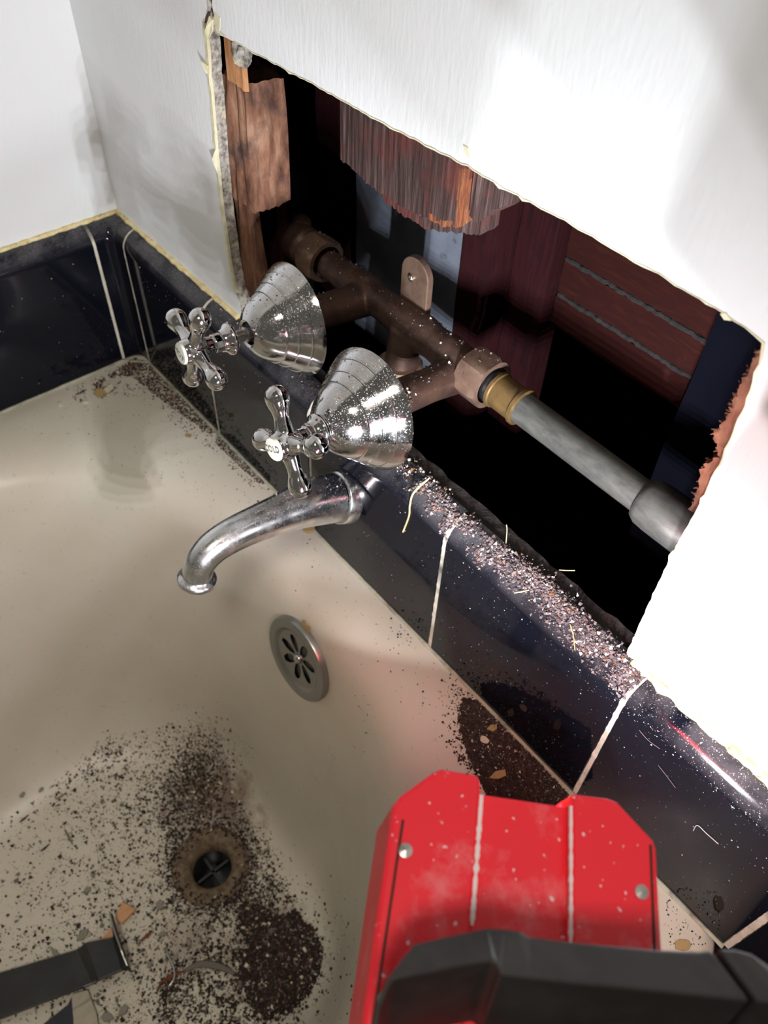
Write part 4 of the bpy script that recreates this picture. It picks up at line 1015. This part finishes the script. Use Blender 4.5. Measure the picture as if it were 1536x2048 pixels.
# crumbs lying on the faucet: dropped from above on the real surfaces
bpy.context.view_layer.update(); dg = bpy.context.evaluated_depsgraph_get()
def drop(objs, n, smin, smax, keep=lambda p, nn: True):
    out = []
    for o in objs:
        ev = o.evaluated_get(dg); me = ev.to_mesh(); mw = o.matrix_world
        vs = [mw @ x.co for x in me.vertices]; fs = [list(p.vertices) for p in me.polygons]
        T = BVHTree.FromPolygons([tuple(x) for x in vs], fs); ev.to_mesh_clear()
        xs = [x.x for x in vs]; ys = [x.y for x in vs]; k = 0; tr = 0
        while k < n and tr < n*20:
            tr += 1
            h = T.ray_cast(V((random.uniform(min(xs), max(xs)), random.uniform(min(ys), max(ys)), 0.3)), V((0, 0, -1)))
            if h[0] is None or h[1].z < 0.35 or not keep(h[0], h[1]): continue
            out.append((h[0], h[1], smin + (smax-smin)*random.random()**4)); k += 1
    return out
byn = lambda s: [o for o in bpy.data.objects if o.name.split('.')[0] == s]
fp = drop(byn('escutcheon_bell'), 300, 0.00010, 0.0006) + drop(byn('spout_body'), 160, 0.00012, 0.0010, lambda p, n_: p.y > -0.075) + drop(byn('valve_body'), 420, 0.00012, 0.0009) + drop(byn('union_nut'), 30, 0.0002, 0.0008)
for i in range(260):
    a = random.random()*2*PI; r_ = random.uniform(0.010, 0.014); c = axR0 + dR*random.uniform(0.048, 0.062)
    u, w, _ = frame(dR); p = c + (u*math.cos(a) + w*math.sin(a))*0.0100
    if p.z > c.z - 0.004: fp.append((p, (p-c).normalized(), 0.0003 + 0.001*random.random()**3))
grains('faucet_dust', fp, ['dust_pink', 'dust_white', 'soil_brown', 'chip_cream'], [52, 12, 28, 8], 'pale crumbs and dust lying on top of the faucet and bells', 'dust', 0.8)

# straw, hair and paint flakes seen one by one
def strand(pts, r, m_, name, lab, cat, group=None):
    P = spline(pts, 6); return tag(mesh(name, *tube(P, [r*(0.9 if i else 0.4) for i in range(len(P))], 5), m_), lab, cat, group)
tf = lambda p, h=0.0006: at(p, 1, -D_T - h)
strand([at((860, 955), 1, -0.004), at((828, 985), 1, -0.0125), tf((820, 1010)), tf((818, 1032)), tf((806, 1064))], 0.00055, M['straw'], 'plant_fibre', 'long pale root fibre hanging over the tile right of the spout', 'fibre', 'loose fibres on the tiles')
strand([tf((1386, 1662)), tf((1395, 1651)), tf((1414, 1668)), tf((1437, 1688))], 0.00022, M['dust_white'], 'hair', 'white hair stuck to the tile right of the red light', 'hair', 'loose fibres on the tiles')
strand([tf((1278, 1460)), tf((1296, 1480)), tf((1320, 1498))], 0.00018, M['dust_pink'], 'hair', 'fine hair on the tile just right of the white joint', 'hair', 'loose fibres on the tiles')
strand([tf((1316, 1530)), tf((1334, 1553)), tf((1351, 1576))], 0.00018, M['dust_pink'], 'hair', 'fine hair on the tile above the red light corner', 'hair', 'loose fibres on the tiles')
zt = lambda p, z=0.0012: at(p, 2, z)
strand([zt((1432, 1450)), zt((1460, 1485)), zt((1512, 1533))], 0.0006, M['straw'], 'straw', 'long straw lying along the tile top at the right edge', 'straw', 'straws on the tile tops')
strand([zt((1412, 1462)), zt((1424, 1452)), zt((1436, 1447))], 0.0007, M['straw'], 'straw', 'short straw across the tile top at the right', 'straw', 'straws on the tile tops')
strand([zt((1012, 1087)), zt((1014, 1060), 0.006), zt((1013, 1050), 0.010)], 0.0003, M['straw'], 'straw', 'straw sticking up from the debris at its upper end', 'straw', 'straws on the tile tops')
strand([zt((1118, 1140)), zt((1135, 1141), 0.002), zt((1150, 1141), 0.003)], 0.0003, M['straw'], 'straw', 'straw sticking out over the dark cavity from the debris middle', 'straw', 'straws on the tile tops')
strand([zt((1140, 1248)), zt((1147, 1272)), zt((1150, 1300))], 0.0003, M['straw'], 'straw', 'straw lying in the debris near the right end', 'straw', 'straws on the tile tops')
strand([zt((1028, 1186)), zt((1045, 1183)), zt((1058, 1180))], 0.0004, M['straw'], 'straw', 'straw lying on the lower side of the debris strip', 'straw', 'straws on the tile tops')
# loose paint flakes on the left side of the opening and along the sawn edge
def paint(px, dy, lab, name='paint_flake', m_='old_paint'):
    pts = [at(p, 1, -0.0003 - d_) for p, d_ in zip(px, dy)]
    tag(mesh(name, *prism(pts, V((0, 0.0008, 0))), M[m_]), lab, 'paint flake', 'paint flakes around the opening')
paint([(418, 32), (412, 54), (409, 62), (416, 78), (424, 62), (424, 40)], [0.0, 0.002, 0.002, 0, 0, 0], 'yellowed paint flake curling at the top left end of the slit')
paint([(430, 25), (440, 36), (439, 62), (450, 72), (434, 66), (427, 40)], [0, 0, 0, 0, 0, 0], 'yellowed paint scar right of the slit above the opening')
paint([(400, 122), (414, 132), (417, 150), (411, 146)], [0.003, 0.001, 0, 0.001], 'white paint flake poking left from the opening edge, near the top')
paint([(424, 318), (432, 296), (437, 330), (441, 352), (434, 346)], [0.003, 0.0, 0, 0, 0.001], 'yellowish paint flake halfway down the left edge of the opening')
paint([(926, 290), (936, 296), (940, 316), (932, 312)], [0.0, 0, 0, 0], 'small chipped paint spot above the hanging board')
paint([(1346, 1110), (1352, 1090), (1349, 1112), (1341, 1117)], [0.0015, 0, 0, 0.001], 'tiny paint curl on the right edge of the opening')
paint([(1440, 628), (1452, 626), (1462, 642), (1448, 640)], [0, 0, 0, 0], 'pale torn paper spot on the upper right edge of the opening')
# ragged paint skin down the left edge
v = []; f = []
PP = jag(lp[1:-3], 0.0004); PP = PP[::1]
for i, p in enumerate(PP):
    w_ = 0.0012 + 0.0012*abs(noise.noise(p*300)) + 0.0010*max(0, noise.noise(p*90))
    v += [p + V((-w_, -0.0004, 0)), p + V((0.0009, -0.0006 - 0.0006*noise.noise(p*400), 0)), p + V((0.0009, 0.0012, 0)), p + V((-w_, 0.0008, 0))]
for i in range(len(PP)-1):
    a, b = i*4, (i+1)*4
    for k in range(4): f.append([a+k, a+(k+1) % 4, b+(k+1) % 4, b+k])
tag(mesh('trim_4', v, f, M['old_paint']), kind='structure')
# thin pale torn rim along the sawn top and right edges
v = []; f = []
PP = jag(hp[5:-2], 0.0007)
for i, p in enumerate(PP):
    w_ = 0.0001 + 0.0022*max(0, noise.noise(p*160) - 0.18); q = V((0.33, 0, 0.08)) - p; q.y = 0; q.normalize()
    v += [p - q*0.0004 + V((0, -0.0003, 0)), p + q*w_ + V((0, -0.0002, 0)), p + q*w_ + V((0, 0.0012, 0)), p - q*0.0004 + V((0, 0.0012, 0))]
for i in range(len(PP)-1):
    a, b = i*4, (i+1)*4
    for k in range(4): f.append([a+k, a+(k+1) % 4, b+(k+1) % 4, b+k])
tag(mesh('trim_20', v, f, M['old_paint']), kind='structure')
